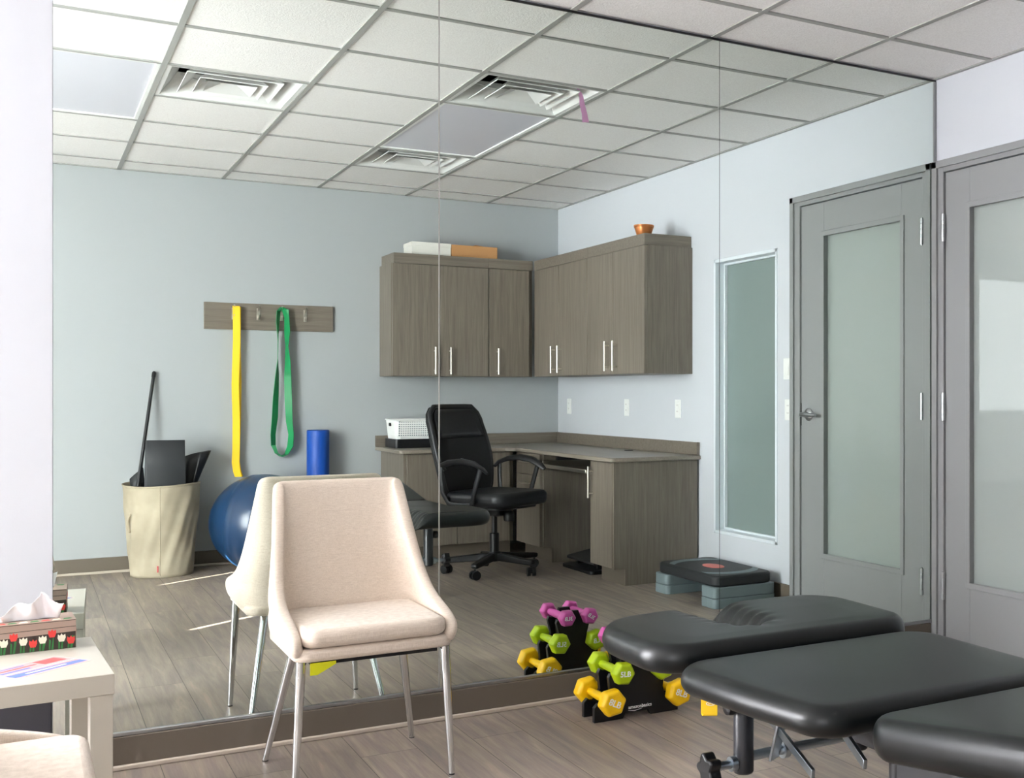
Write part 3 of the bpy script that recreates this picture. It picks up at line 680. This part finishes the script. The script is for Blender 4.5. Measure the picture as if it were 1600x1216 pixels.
t = thing('fabric_hamper', 'beige canvas hamper by the wall holding mats and a pole', 'laundry hamper', (0.748, -0.165, 0))
def ham(u, v):
    a = u*2*PI; r = 0.178+0.042*v; z = 0.57*v
    # wall buckles: soft slanting creases, fading at rim and foot
    f = math.sin(v*PI)**0.7 if 0 < v < 1 else 0
    cr = 0.0042*math.sin(a*9+v*8)+0.003*math.sin(a*5-v*11+1)+0.003*math.sin(a*17+v*14)
    r += f*cr; zz = z+0.006*math.sin(a*2+0.5)*v
    return (r*math.cos(a), r*math.sin(a), zz+0.001)
b = MB(); b.grid(ham, 120, 30, wrap=True); obj('canvas_wall', b, CANV, t, solid=0.003, angle=70)
obj('bottom', MB().prism(arc(0, 0, 0.175, 0, 2*PI-0.001, 40)[:-1], 'z', 0.0, 0.006), CANV, t)
obj('rim_hem', MB().tube([(0.2205*math.cos(a*2*PI/60), 0.2205*math.sin(a*2*PI/60), 0.571+0.006*math.sin(a*4*PI/60+0.5)) for a in range(60)], 0.004, 8, closed=True), CANV, t)
obj('side_seam', MB().tube([(ham(0.273, v/20)[0]*1.005, ham(0.273, v/20)[1]*1.005, ham(0.273, v/20)[2]) for v in range(21)], 0.0022, 6), CANV, t)
a_ = [ham(0.42+0.012*math.sin(k*PI/8), 0.50+0.2*k/8) for k in range(9)]
obj('carry_handle', MB().tube([(p[0]*(1.03+0.05*math.sin(k*PI/8)), p[1]*(1.03+0.05*math.sin(k*PI/8)), p[2]) for k, p in enumerate(a_)], 0.006, 8), CANV, t)
obj('size_tag', MB(Matrix.Translation(ham(0.285, 0.1))).box(-0.004, 0.004, 0.004, 0.007, -0.02, 0.02), REDP, t)
# mats standing in the hamper: flat-folded sheet and a flared roll
t = thing('exercise_mat', 'charcoal mat folded flat, tallest of the mats in the hamper', 'exercise mat', (0.762, -0.115, 0.02))
P = []
for k in range(9): P.append((-0.130+k*0.0325*1.0, 0.035-0.012*math.sin(k/8*PI)))
def fold(u, v):
    n = 28; s_ = u*2
    zt = 0.04+v*0.80
    tw = (v-0.5)*0.03
    if s_ <= 1: x = -0.13+s_*0.26; y = 0.03+0.012*math.sin(s_*PI)
    else: x = 0.13-(s_-1)*0.24; y = 0.03-0.045*min(1, (s_-1)*9)-0.012*math.sin((s_-1)*PI)
    return (x*(1.0-0.12*v), y+tw, zt-0.012*s_*v+(0.01*(u*2-1) if u < .5 else 0))
b = MB(); b.grid(fold, 34, 6); obj('sheet', b, MATK, t, solid=0.008, angle=50)
t = thing('exercise_mat', 'black mat rolled into a flared cone leaning right in the hamper', 'exercise mat', (0.748, -0.19, 0.02))
def roll(u, v):
    a = u*2*PI*1.3-0.6; r = (0.026+0.014*v)*(1+0.08*u); z = 0.0+v*0.735; f = max(0, v-0.72)/0.28
    return (0.085+0.105*v+r*math.cos(a)*(1+0.35*f)+0.035*f*max(0, math.cos(a)), r*math.sin(a)*0.75, z+0.018*v*math.cos(a))
b = MB(); b.grid(roll, 44, 12); obj('sheet', b, PLAST_K, t, solid=0.006, angle=60)
t = thing('exercise_mat', 'low dark mat roll at the left rim of the hamper, behind the pole', 'exercise mat', (0.668, -0.272, 0.02))
def roll2(u, v):
    a = u*2*PI*1.2; r = 0.045*(1+0.12*u); z = 0.03+v*0.585+0.035*v*math.cos(a)
    return (r*math.cos(a)*0.8-0.055*v, r*math.sin(a)*0.5, z)
b = MB(); b.grid(roll2, 36, 8); obj('sheet', b, MATK, t, solid=0.007, angle=60)
P0, P1 = Vector((0.590, -0.178, 0.36)), Vector((0.7235, -0.385, 1.275))
t = thing('exercise_pole', 'thin black pole standing slanted in the canvas hamper', 'pole', P0)
obj('shaft', MB().cyl(P0-P0, P1-P0, 0.0105, seg=14), PLAST_K, t)
dv = (P1-P0).normalized()
obj('tip_cap', MB().tube([P1-P0-dv*0.03, P1-P0-dv*0.001, P1-P0+dv*0.008], [0.0122, 0.0122, 0.007], 14), RUBB, t)

# ================================================================== EXERCISE STEP
t = thing('exercise_step', 'black aerobic step on grey risers along the wall beside the desk', 'aerobic step', (3.3, 2.36, 0))
SX0, SX1, SY0, SY1 = 3.105, 3.475, 2.03, 2.70
for k, yy in enumerate((SY0, SY1-0.15)):
    b = MB(); b.prism(rrect(SX0-0.012, SX1+0.012, yy-0.006 if k == 0 else yy, yy+0.15 if k == 0 else yy+0.156, 0.03), 'z', 0.0, 0.052)
    r_ = obj('riser', b, STEPG, t, world=True, bevel=0.004)
    obj('upper_block', MB().prism(rrect(SX0-0.010, SX1+0.010, yy-0.004 if k == 0 else yy, yy+0.15 if k == 0 else yy+0.154, 0.028), 'z', 0.0535, 0.112), STEPG, r_, world=True, bevel=0.004)
obj('platform', MB().prism(rrect(SX0, SX1, SY0, SY1, 0.06), 'z', 0.1125, 0.172), STEPK, t, world=True, bevel=0.012, seg=3)
b = MB()
cx, cy = (SX0+SX1)/2, (SY0+SY1)/2
def ringband(r0, r1, ex, z0, z1, a0, a1, n=36):
    m = MB()
    A = [(cx+r0*math.cos(a0+(a1-a0)*i/n), cy+ex*r0*math.sin(a0+(a1-a0)*i/n)) for i in range(n+1)]
    B = [(cx+r1*math.cos(a0+(a1-a0)*i/n), cy+ex*r1*math.sin(a0+(a1-a0)*i/n)) for i in range(n+1)]
    for i in range(n): m.prism([A[i], A[i+1], B[i+1], B[i]], 'z', z0, z1)
    return m
pl = t.children[2] if len(t.children) > 2 else t
m = MB()
n = 30
for s_ in (-1, 1):                              # pale lens-shaped bands at both ends
    A = []; B = []
    for i in range(n+1):
        a = -1.05+2.1*i/n
        A.append((cx+0.165*math.sin(a)/0.87, cy+s_*(0.07+0.165*math.cos(a)))); B.append((cx+0.165*math.sin(a)/0.87, cy+s_*(0.125+0.165*math.cos(a)*1.05)))
    m = MB()
    for i in range(n): m.prism([A[i], A[i+1], B[i+1], B[i]], 'z', 0.1715, 0.1735)
    obj('grip_band', m, STEPG, t, world=True)
obj('center_badge', MB().prism([(cx+0.05*math.cos(k*PI/14), cy+0.088*math.sin(k*PI/14)) for k in range(28)], 'z', 0.1715, 0.174), STEPR, t, world=True)

# ================================================================== BEIGE CHAIRS
def make_chair(lab, loc, rz):
    t = thing('side_chair', lab, 'chair', loc, rz, 'beige fabric chairs with chrome legs')
    wing = [(0.392, -0.225), (0.42, -0.24), (0.452, -0.238), (0.478, -0.19), (0.508, -0.035), (0.545, 0.03), (0.595, 0.083), (0.67, 0.138), (0.7525, 0.184), (0.82, 0.222), (0.862, 0.246)]
    wdt = [(0.392, 0.225), (0.43, 0.242), (0.50, 0.243), (0.58, 0.233), (0.70, 0.219), (0.862, 0.203)]
    def ip(tab, z):
        for (a, p), (c, q) in zip(tab, tab[1:]):
            if z <= c: return p+(q-p)*max(0, (z-a))/(c-a)
        return tab[-1][1]
    zs = [0.392, 0.42, 0.452, 0.478, 0.508, 0.545, 0.595, 0.67, 0.7525, 0.82, 0.862]
    NU = 31
    def sh(u, v):
        k = v*(len(zs)-1); i = min(int(k), len(zs)-2); z = zs[i]+(zs[i+1]-zs[i])*(k-i)
        yf = ip(wing, z); w_ = ip(wdt, z); yr = 0.19+max(0, z-0.45)*0.225
        r = min(0.10, (yr-yf)*0.9, w_*0.6)
        ln1 = yr-r-yf; ln2 = r*PI/2; ln3 = w_-r; tot = ln1+ln2+ln3
        s_ = abs(2*u-1); d = (1-s_)*tot            # distance from the front end
        if d < ln1: x, y = w_, yf+d
        elif d < ln1+ln2:
            a = (d-ln1)/r; x, y = w_-r+r*math.cos(a), yr-r+r*math.sin(a)
        else: x, y = w_-r-(d-ln1-ln2), yr
        if abs(2*u-1) < 1: pass
        y += 0.012*(x/w_)**2*-1*(1 if z > 0.6 else 0)
        return (x if u > 0.5 else -x, y, z)
    b = MB(); b.grid(sh, NU, 11); obj('shell', b, FAB, t, solid=0.036, sub=2)
    for o in t.children:
        if o.name.startswith('shell'): o.modifiers['solid'].offset = 1 if False else -1
    obj('seat_base', MB().prism(rrect(-0.228, 0.228, -0.238, 0.185, 0.05), 'z', 0.388, 0.424), FAB, t, bevel=0.012, seg=3)
    c = MB(); c.prism(rrect(-0.207, 0.207, -0.246, 0.155, 0.045), 'z', 0.426, 0.478); obj('seat_cushion', c, FAB, t, bevel=0.02, seg=4)
    obj('under_bar', MB().box(-0.18, 0.18, -0.215, -0.185, 0.376, 0.388), PLAST_K, t); obj('under_bar', MB().box(-0.15, 0.15, 0.08, 0.11, 0.376, 0.388), PLAST_K, t)
    for sx in (-1, 1):
        for (top, foot) in (((sx*0.205, -0.205, 0.388), (sx*0.224, -0.215, 0.004)), ((sx*0.158, 0.10, 0.388), (sx*0.228, 0.214, 0.004))):
            A, B = Vector(top), Vector(foot)
            lg = obj('leg', MB().tube([A, A.lerp(B, 0.5), B], [0.0145, 0.0118, 0.0085], 16), CHROME, t)
            obj('foot_cap', MB().cyl((foot[0], foot[1], 0.0), (foot[0], foot[1], 0.0045), 0.0085, seg=14), PLAST_K, lg)
    return t
ch = make_chair('beige linen chair with chrome legs standing in front of the mirror', (0.868, 3.57, 0), 0)
obj('tag', MB().prism([(-0.185, 0.386), (-0.185, 0.352), (-0.165, 0.352), (-0.115, 0.378), (-0.115, 0.386)], 'y', -0.2305, -0.2285), TAGM, ch, label='yellow-green tag under the seat')
c2 = dup(ch, (-0.135, 2.385, 0), PI/2, 'beige linen chair beside the white side table, cut off at the picture edge')
for o in list(c2.children):
    if o.name.startswith('tag'): bpy.data.objects.remove(o)

# ================================================================== SIDE TABLE WITH TISSUES AND LEAFLET
rz = math.radians(3.05)
t = thing('side_table', 'white square side table in the corner left of the mirror', 'side table', (-0.0946, 3.453, 0), rz)
obj('table_top', MB().box(-0.275, 0.275, -0.2625, 0.2625, 0.40, 0.45), LACK, t, bevel=0.0015)
for sx in (-1, 1):
    for sy in (-1, 1):
        x, y = sx*0.247, sy*0.2345
        obj('leg', MB().box(x-0.025, x+0.025, y-0.025, y+0.025, 0, 0.3995), LACK, t, bevel=0.0015)
t = thing('tissue_box', 'tulip-printed tissue box on the white side table', 'tissue box', (0.0, 3.648, 0.45), rz)
bw, bd, bh = 0.122, 0.06, 0.078
b = MB(); b.box(-bw, bw, -bd, bd, 0, bh, 0)
def oval(cx, cz, rx, rz_, tip=0.0, n=10): return [(cx+rx*math.cos(k*2*PI/n), cz+rz_*math.sin(k*2*PI/n)+(tip if k in (2, 3) else 0)) for k in range(n)]
def deco(face_y, sgn, half, seed, ax):
    random.seed(seed)
    def put(poly, lvl, mi):
        a0 = face_y; a1 = face_y+sgn*(0.0003+0.00012*lvl)
        b.prism(poly, ax, min(a0, a1), max(a0, a1), mi)
    e = 0.001
    put([(-half+e, 0.0), (half-e, 0.0), (half-e, 0.045), (-half+e, 0.04)], 0, 4)
    put([(-half+e, 0.075), (half-e, 0.075), (half-e, 0.0765), (-half+e, 0.0765)], 1, 4)
    put([(-half+e, 0.055), (half-e, 0.058), (half-e, 0.0595), (-half+e, 0.0565)], 1, 4)
    n = max(3, int(half*2/0.022))
    for k in range(n):
        x = -half+0.012+(2*half-0.024)*k/(n-1)
        put([(x-0.002, 0.001), (x+0.003, 0.001), (x+0.006+random.uniform(-.004, .004), 0.032), (x+0.002, 0.034)], 1, 3)
        put([(x-0.008, 0.001), (x-0.004, 0.001), (x-0.003, 0.026), (x-0.007, 0.030)], 1, 3)
    for k in range(n):
        x = -half+0.012+(2*half-0.024)*k/(n-1); red = k % 2 == 0; z = (0.044 if k % 4 == 0 else 0.022 if k % 4 == 2 else 0.03)
        w_ = 0.0095
        put([(x-w_*0.6, z-0.010), (x+w_*0.6, z-0.010), (x+w_, z), (x+w_*0.9, z+0.010), (x+w_*0.35, z+0.006), (x, z+0.012), (x-w_*0.4, z+0.006), (x-w_*0.9, z+0.010), (x-w_, z)], 2+k % 3, 1 if red else 2)
deco(-bd, -1, bw, 3, 'y'); deco(bd, 1, bw, 5, 'y'); deco(bw, 1, bd, 4, 'x'); deco(-bw, -1, bd, 6, 'x')
for k in range(9):
    x = -bw+0.02+k*0.0255; b.prism([(x-0.010, -0.05), (x+0.012, -0.046), (x+0.008, -0.03), (x-0.006, -0.034)], 'z', bh, bh+0.0004+0.0001*(k % 3), [3, 2, 1, 3, 2, 3, 1, 2, 3][k])
obj('box_body', b, [TWOOD, TRED, TWHI, TGRN, TDRK], t, smooth=False)
obj('opening_slot', MB().prism(rrect(-0.085, 0.085, -0.014, 0.014, 0.013), 'z', bh+0.0001, bh+0.0006), TDRK, t)
def tis(u, v):
    x = -0.085+u*0.17; fan = 1+0.12*v
    y = 0.012*math.sin(u*17+0.6)*(0.3+v)+0.008*math.sin(u*31+v*5)*v-0.006
    top = 0.046+0.015*math.sin(u*7.5+2.9)+0.007*math.sin(u*19)+(0.012 if u > 0.72 else 0)
    if u < 0.08: top *= 0.45+u*6.5
    return (x*fan, y-0.012*v, bh-0.004+v*top)
b = MB(); b.grid(tis, 60, 12); obj('tissue', b, TISS, t, solid=0.0006, angle=80)
t = thing('leaflet', 'pink and blue printed leaflet lying on the white side table', 'leaflet', (0.03, 3.385, 0.4501), math.radians(38))
b = MB(); b.box(-0.105, 0.105, -0.065, 0.065, 0, 0.0006, 0)
b.box(-0.102, 0.102, -0.062, 0.062, 0.0006, 0.0008, 1)
b.prism([(-0.10, -0.058), (0.10, -0.058), (0.10, -0.030), (-0.10, -0.022)], 'z', 0.0008, 0.001, 2)
for k, (x0, x1, y0, y1, mi) in enumerate(((-0.09, -0.01, 0.0, 0.012, 2), (-0.095, 0.02, 0.022, 0.03, 3), (-0.08, 0.0, 0.04, 0.047, 2), (0.03, 0.09, 0.005, 0.05, 3), (-0.1, 0.1, -0.016, -0.012, 0), (-0.06, 0.05, -0.046, -0.038, 0))):
    b.box(x0, x1, y0, y1, 0.0008, 0.0011+0.00005*k, mi)
obj('sheet', b, [PAPER, PINKP, BLUEP, REDP], t, smooth=False)

# ================================================================== DUMBBELL RACK AND DUMBBELLS
RC = (1.842, 3.66)
t = thing('dumbbell_rack', 'black A-shaped dumbbell rack on the floor in front of the mirror', 'dumbbell rack', (RC[0], RC[1], 0))
def plate_poly():
    Lp = [(-0.165, 0.0), (-0.165, 0.052), (-0.150, 0.066), (-0.142, 0.058), (-0.128, 0.056), (-0.112, 0.066), (-0.104, 0.094), (-0.110, 0.15), (-0.102, 0.164), (-0.094, 0.156), (-0.080, 0.155), (-0.066, 0.165), (-0.058, 0.19), (-0.072, 0.242), (-0.066, 0.256), (-0.058, 0.251), (-0.044, 0.250), (-0.030, 0.262), (-0.022, 0.285)]
    return Lp+[(-x, z) for x, z in Lp[::-1]]+[(0.055, 0.0), (0.045, 0.018), (-0.045, 0.018), (-0.055, 0.0)]
for yy in (-0.052, 0.034): obj('side_plate', MB().prism(plate_poly(), 'y', yy, yy+0.018), PLAST_K, t, bevel=0.0015)
b = MB(); b.box(-0.09, 0.09, -0.034, 0.034, 0.045, 0.075).box(-0.04, 0.04, -0.034, 0.034, 0.15, 0.24); obj('spacer', b, PLAST_K, t)
text('logo', 'amazonbasics', 0.017, INKW, t, (0.012, -0.0525, 0.036), (PI/2, 0, 0))
b = MB(); b.tube([(-0.035, -0.0527, 0.026), (-0.01, -0.0527, 0.0225), (0.02, -0.0527, 0.027)], [0.0006, 0.0012, 0.0005], 6); obj('logo_swoosh', b, INKW, t)
def make_dumbbell(txt, R_, th_, hl, m, lab, group, twist):
    t = thing('dumbbell', lab, 'dumbbell', (0, 0, 0), 0, group)
    obj('handle', MB().lathe([(0.0125, -hl), (0.0145, -hl*0.5), (0.0155, 0), (0.0145, hl*0.5), (0.0125, hl)], (0, 0, 0), 18, axis='y'), m, t)
    for sgn in (-1, 1):
        b = MB(Matrix.Rotation(twist, 4, 'Y'))
        pr = [(R_*0.80, 0.0), (R_, th_*0.22), (R_, th_*0.78), (R_*0.80, th_)]
        rings = []
        for r, d in pr:
            rings.append([b._v((r*math.cos(k*PI/3), sgn*(hl+d), r*math.sin(k*PI/3))) for k in range(6)])
        for A, B in zip(rings, rings[1:]):
            for k in range(6): b._f([A[k], A[(k+1) % 6], B[(k+1) % 6], B[k]])
        b._f(rings[0]); b._f(rings[-1])
        hd = obj('head', b, m, t, bevel=R_*0.10, seg=3)
        text('weight_number', txt, R_*0.62, INKW, hd, (0, sgn*(hl+th_+0.0004), 0), (PI/2, twist*0.5 if sgn < 0 else -twist*0.5, 0 if sgn < 0 else PI))
    return t
specs = [('8LB', 0.050, 0.052, 0.075, YELL, 0.078, [(-0.122, 0.9, 'yellow dumbbell on the bottom left of the black rack'), (0.139, 0.75, 'yellow dumbbell on the bottom right of the black rack')], 'yellow eight pound dumbbells'),
         ('5LB', 0.042, 0.048, 0.072, LIME, 0.172, [(-0.078, 0.1, 'lime green dumbbell on the left of the middle rack tier'), (0.076, -0.3, 'lime green dumbbell on the right of the middle rack tier')], 'lime five pound dumbbells'),
         ('3LB', 0.034, 0.042, 0.072, PINK, 0.267, [(-0.046, 0.0, 'pink dumbbell on the left of the top rack tier'), (0.050, 1.2, 'pink dumbbell on the right of the top rack tier')], 'pink three pound dumbbells')]
for txt, R_, th_, hl, m, z, places, grp in specs:
    for dx, tw, lab in places:
        d = make_dumbbell(txt, R_, th_, hl, m, lab, grp, tw)
        d.location = (RC[0]+dx, RC[1], z)
t = thing('resistance_band', 'short yellow band end hanging below the treatment table', 'exercise band', (1.395, 2.352, 0.50))
obj('loop', MB().ribbon([(0, 0, 0.0), (0.0, -0.003, -0.06), (0.001, -0.002, -0.127), (0.001, 0.002, -0.13), (0.001, 0.008, -0.127), (0, 0.008, -0.06), (0, 0.005, 0.001)], [(0.84, -0.54, 0)]*7, 0.034, 0.0022), YBAND, t)
obj('print', MB(Matrix.Translation((0.0, -0.0044, -0.10)) @ Matrix.Rotation(-0.572, 4, 'Z')).tube([(0.010*math.cos(k*PI/9), 0, 0.004*math.sin(k*PI/9)) for k in range(18)], 0.0008, 6, closed=True).tube([(-0.006, 0, -0.001), (0, 0, 0.0012), (0.006, 0, -0.001)], 0.0007, 6), INKW, t)

# ================================================================== TREATMENT TABLE
t = thing('treatment_table', 'black padded treatment table in three sections, in front of the door', 'treatment table', (1.56, 1.6, 0))
TX = 1.56
def inset(poly, d):
    n = len(poly); out = []
    for i in range(n):
        p0, p1, p2 = Vector(poly[i-1]), Vector(poly[i]), Vector(poly[(i+1) % n])
        e1 = (p1-p0); e2 = (p2-p1)
        n1 = Vector((-e1.y, e1.x)).normalized(); n2 = Vector((-e2.y, e2.x)).normalized()
        m = n1+n2
        if m.length < 1e-4: m = n1.copy()
        m.normalize(); k = d/max(0.55, m.dot(n1)); q = p1+m*k; out.append((q.x, q.y))
    return out
def clean(poly):
    out = [poly[0]]
    for p in poly[1:]:
        if math.dist(p, out[-1]) > 0.004: out.append(p)
    if math.dist(out[0], out[-1]) < 0.004: out.pop()
    return out
def cushion(name, poly, z0, z1, r, m, tilt=None, local=None, extra=True):
    """upholstered slab with bullnose sides: outline rings drawn in along a quarter-circle profile, top and bottom"""
    poly = clean(poly); A = sum(p[0]*q[1]-q[0]*p[1] for p, q in zip(poly, poly[1:]+poly[:1]))
    if A < 0: poly = poly[::-1]
    hh = (z1-z0)/2; zm = (z0+z1)/2; rr = min(r, 0.2); b = MB(tilt)
    prof = [(rr*(1-math.sin(t)), zm-hh*0.92*math.cos(t)) for t in [i*PI/16 for i in range(2, 9)]]
    prof += [(rr*(1-math.cos(t)), zm+hh*math.sin(t)) for t in [i*PI/16 for i in range(1, 9)]]
    if extra: prof += [(rr+0.016, z1+0.0012)]
    rings = [[b._v((x, y, z)) for x, y in inset(poly, d)] for d, z in prof]
    n = len(poly)
    for A_, B_ in zip(rings, rings[1:]):
        for k in range(n): b._f([A_[k], A_[(k+1) % n], B_[(k+1) % n], B_[k]])
    caps = [f for f in (b._f(rings[0][::-1]), b._f(rings[-1])) if f]
    bmesh.ops.triangulate(b.bm, faces=caps, quad_method='BEAUTY', ngon_method='BEAUTY')
    return obj(name, b, m, t, world=local is None, angle=75)
# head cushion: padded face trough open to the rear, gathered vinyl round it
hx0, hx1, hy0, hy1 = 1.185, 1.93, 2.215, 2.63
SX = TX-0.035                                                 # trough axis
poly = clean(arc(hx1-0.08, hy0+0.08, 0.08, 1.5*PI, 2*PI, 6)+arc(hx1-0.13, hy1-0.13, 0.13, 0, PI/2, 9)+arc(hx0+0.16, hy1-0.16, 0.16, PI/2, PI, 10)+arc(hx0+0.11, hy0+0.11, 0.11, PI, 1.5*PI, 8))
dense = []
for p, q in zip(poly, poly[1:]+poly[:1]):                     # resample the outline finely
    k = max(1, int(math.dist(p, q)/0.008))
    dense += [(p[0]+(q[0]-p[0])*i/k, p[1]+(q[1]-p[1])*i/k) for i in range(k)]
ha, hb_ = hy1-0.01, hy1-0.225                                 # trough from the rear rim to its inner end
def trough(x, y):
    yy = min(ha, max(hb_, y)); d = math.hypot(x-SX, y-yy); al = (ha-yy)/(ha-hb_)
    wd = 0.038+0.010*(1-al)
    g = math.exp(-(d/wd)**2)
    ph = yy*150+math.atan2(y-yy, x-SX)*(7 if y < hb_ else 2)
    rip = math.sin(ph)*0.6+math.sin(ph*0.57+1.0)*0.4
    m = math.exp(-((d-0.05)/0.032)**2)
    side = min(1, max(0, (x-SX-0.02)/0.10)); lift = 0.003*side*side*(3-2*side)*min(1, max(0, (y-hy0-0.02)/0.22))
    return -0.078*g+0.0045*rip*m+lift
prof = [(0.030*(1-math.sin(i*PI/16)), -0.036*0.92*math.cos(i*PI/16)) for i in range(2, 9)]+[(0.030*(1-math.cos(i*PI/16)), 0.036*math.sin(i*PI/16)) for i in range(1, 9)]
rings = [[(x, y, z_) for x, y in inset(dense, d)] for d, z_ in prof]
top = rings[-1]
for k in range(1, 27):
    f = 1-(1-k/26)**1.0
    rings.append([(x+(SX-x)*f, y+((min(ha-0.02, max(hb_+0.02, y)))-y)*f, 0.036+0.002*min(1, k/6)) for x, y, _ in top])
b = MB(); V = []
for rg in rings:
    row = []
    for x, y, z_ in rg:
        q = (z_+0.036)/0.072; row.append(b._v((x-SX, y-2.415, z_+trough(x, y)*max(0, q)**1.3)))
    V.append(row)
nn = len(dense)
for A_, B_ in zip(V, V[1:]):
    for k in range(nn): b._f([A_[k], A_[(k+1) % nn], B_[(k+1) % nn], B_[k]])
b._f(V[0][::-1]); bmesh.ops.remove_doubles(b.bm, verts=b.bm.verts, dist=0.0004)
ho = obj('head_cushion', b, VINYLP, t, angle=80); ho.location = (SX-1.56, 0.815, 0.542)
bx0, bx1 = 1.185, 1.905
poly = arc(bx1-0.10, 2.185-0.10, 0.10, 0, PI/2, 7)+arc(bx0+0.09, 2.185-0.09, 0.09, PI/2, PI, 7)+[(bx0+0.02, 1.90)]+arc(bx0+0.12, 1.69+0.07, 0.08, PI, 1.5*PI, 6)+[(1.58, 1.675), (1.74, 1.665)]+arc(bx1-0.08, 1.665+0.07, 0.07, 1.5*PI, 2*PI, 5)
cushion('body_cushion', poly, 0.494, 0.560, 0.036, VINYL)
# back section raised towards the foot end
poly = arc(bx1-0.07, -0.07, 0.07, 0, PI/2, 6)+[(1.62, 0.0)]+arc(1.285+0.08, -0.08, 0.08, PI/2, PI, 8)+[(1.285, -0.3), (1.285, -0.58), (bx1, -0.58)]
cushion('back_cushion', poly, -0.035, 0.048, 0.028, VINYL, tilt=Matrix.Translation((0, 1.648, 0.505)) @ Matrix.Rotation(math.radians(-8.5), 4, 'X'))
for k, (x0, x1, y0, y1) in enumerate(((1.46, 1.50, 0.85, 1.98), (1.66, 1.70, 0.85, 1.98), (1.50, 1.66, 1.45, 1.49), (1.50, 1.66, 0.9, 0.94))):
    obj('frame_rail', MB().box(x0, x1, y0, y1, 0.42, 0.4755), STEELK, t, world=True, bevel=0.004)
for x in (1.48, 1.68):
    for y in (0.95, 1.75): obj('leg', MB().cyl((x, y, 0.0), (x, y, 0.4195), 0.024, seg=18), STEELK, t, world=True)
obj('gusset_plate', MB().prism([(1.62, 0.475), (1.36, 0.50), (1.47, 0.36), (1.62, 0.40)], 'x', 1.36, 1.37), STEELK, t, world=True)
for sx in (-1, 1):
    px, py = TX+sx*0.165, 2.20
    po = obj('support_post', MB().lathe([(0.021, 0.278), (0.0235, 0.282), (0.0235, 0.478), (0.022, 0.482)], (px, py, 0), 28), STEELK, t, world=True, angle=30)
    obj('lock_knob', MB().lathe([(0.008, sx*0.02), (0.018, sx*0.022), (0.020, sx*0.032), (0.018, sx*0.045), (0.009, sx*0.05)], (px, py, 0.435), 18, axis='x'), PLAST_K, po, world=False, loc=None) if False else None
    k = obj('lock_knob', MB().lathe([(0.010, sx*0.0), (0.010, sx*0.024), (0.017, sx*0.025), (0.019, sx*0.034), (0.017, sx*0.046), (0.008, sx*0.05)], (px, py, 0.432), 18, axis='x'), PLAST_K, t, world=True)
    b = MB(); xk = px+sx*0.075
    prof = [(0.030+0.0055*math.cos(5*q*2*PI/60), q*2*PI/60) for q in range(60)]
    b.prism([(py+r*math.cos(a), 0.302+r*math.sin(a)) for r, a in prof], 'x', min(xk, xk+sx*0.03), max(xk, xk+sx*0.03))
    obj('star_knob', b, PLAST_K, t, world=True, bevel=0.004)
    obj('threaded_stud', MB().cyl((px+sx*0.02, py, 0.302), (xk, py, 0.302), 0.010, seg=14).cyl((px+sx*0.022, py, 0.302), (px+sx*0.036, py, 0.302), 0.017, seg=14), ZINC, t, world=True)
obj('cross_rod', MB().cyl((TX-0.145, 2.20, 0.312), (TX+0.145, 2.20, 0.312), 0.0115, seg=16), ZINC, t, world=True)
obj('rod_clamp', MB().cyl((TX-0.06, 2.20, 0.312), (TX-0.045, 2.20, 0.312), 0.02, seg=18), ZINC, t, world=True)
def bar(p0, p1, w_, h_):
    A, B = Vector(p0), Vector(p1); d = (B-A); q = d.to_track_quat('Y', 'Z').to_matrix().to_4x4()
    return MB(Matrix.Translation(A) @ q).box(-w_/2, w_/2, 0, d.length, -h_/2, h_/2)
obj('bracket', bar((1.488, 2.15, 0.478), (1.468, 2.185, 0.30), 0.045, 0.006), ZINC, t, world=True, bevel=0.001)
obj('brace', bar((1.495, 2.26, 0.385), (1.41, 1.95, 0.341), 0.008, 0.02), ZINC, t, world=True, bevel=0.001)
obj('brace', bar((1.43, 1.88, 0.452), (1.39, 1.75, 0.42), 0.008, 0.02), ZINC, t, world=True, bevel=0.001)
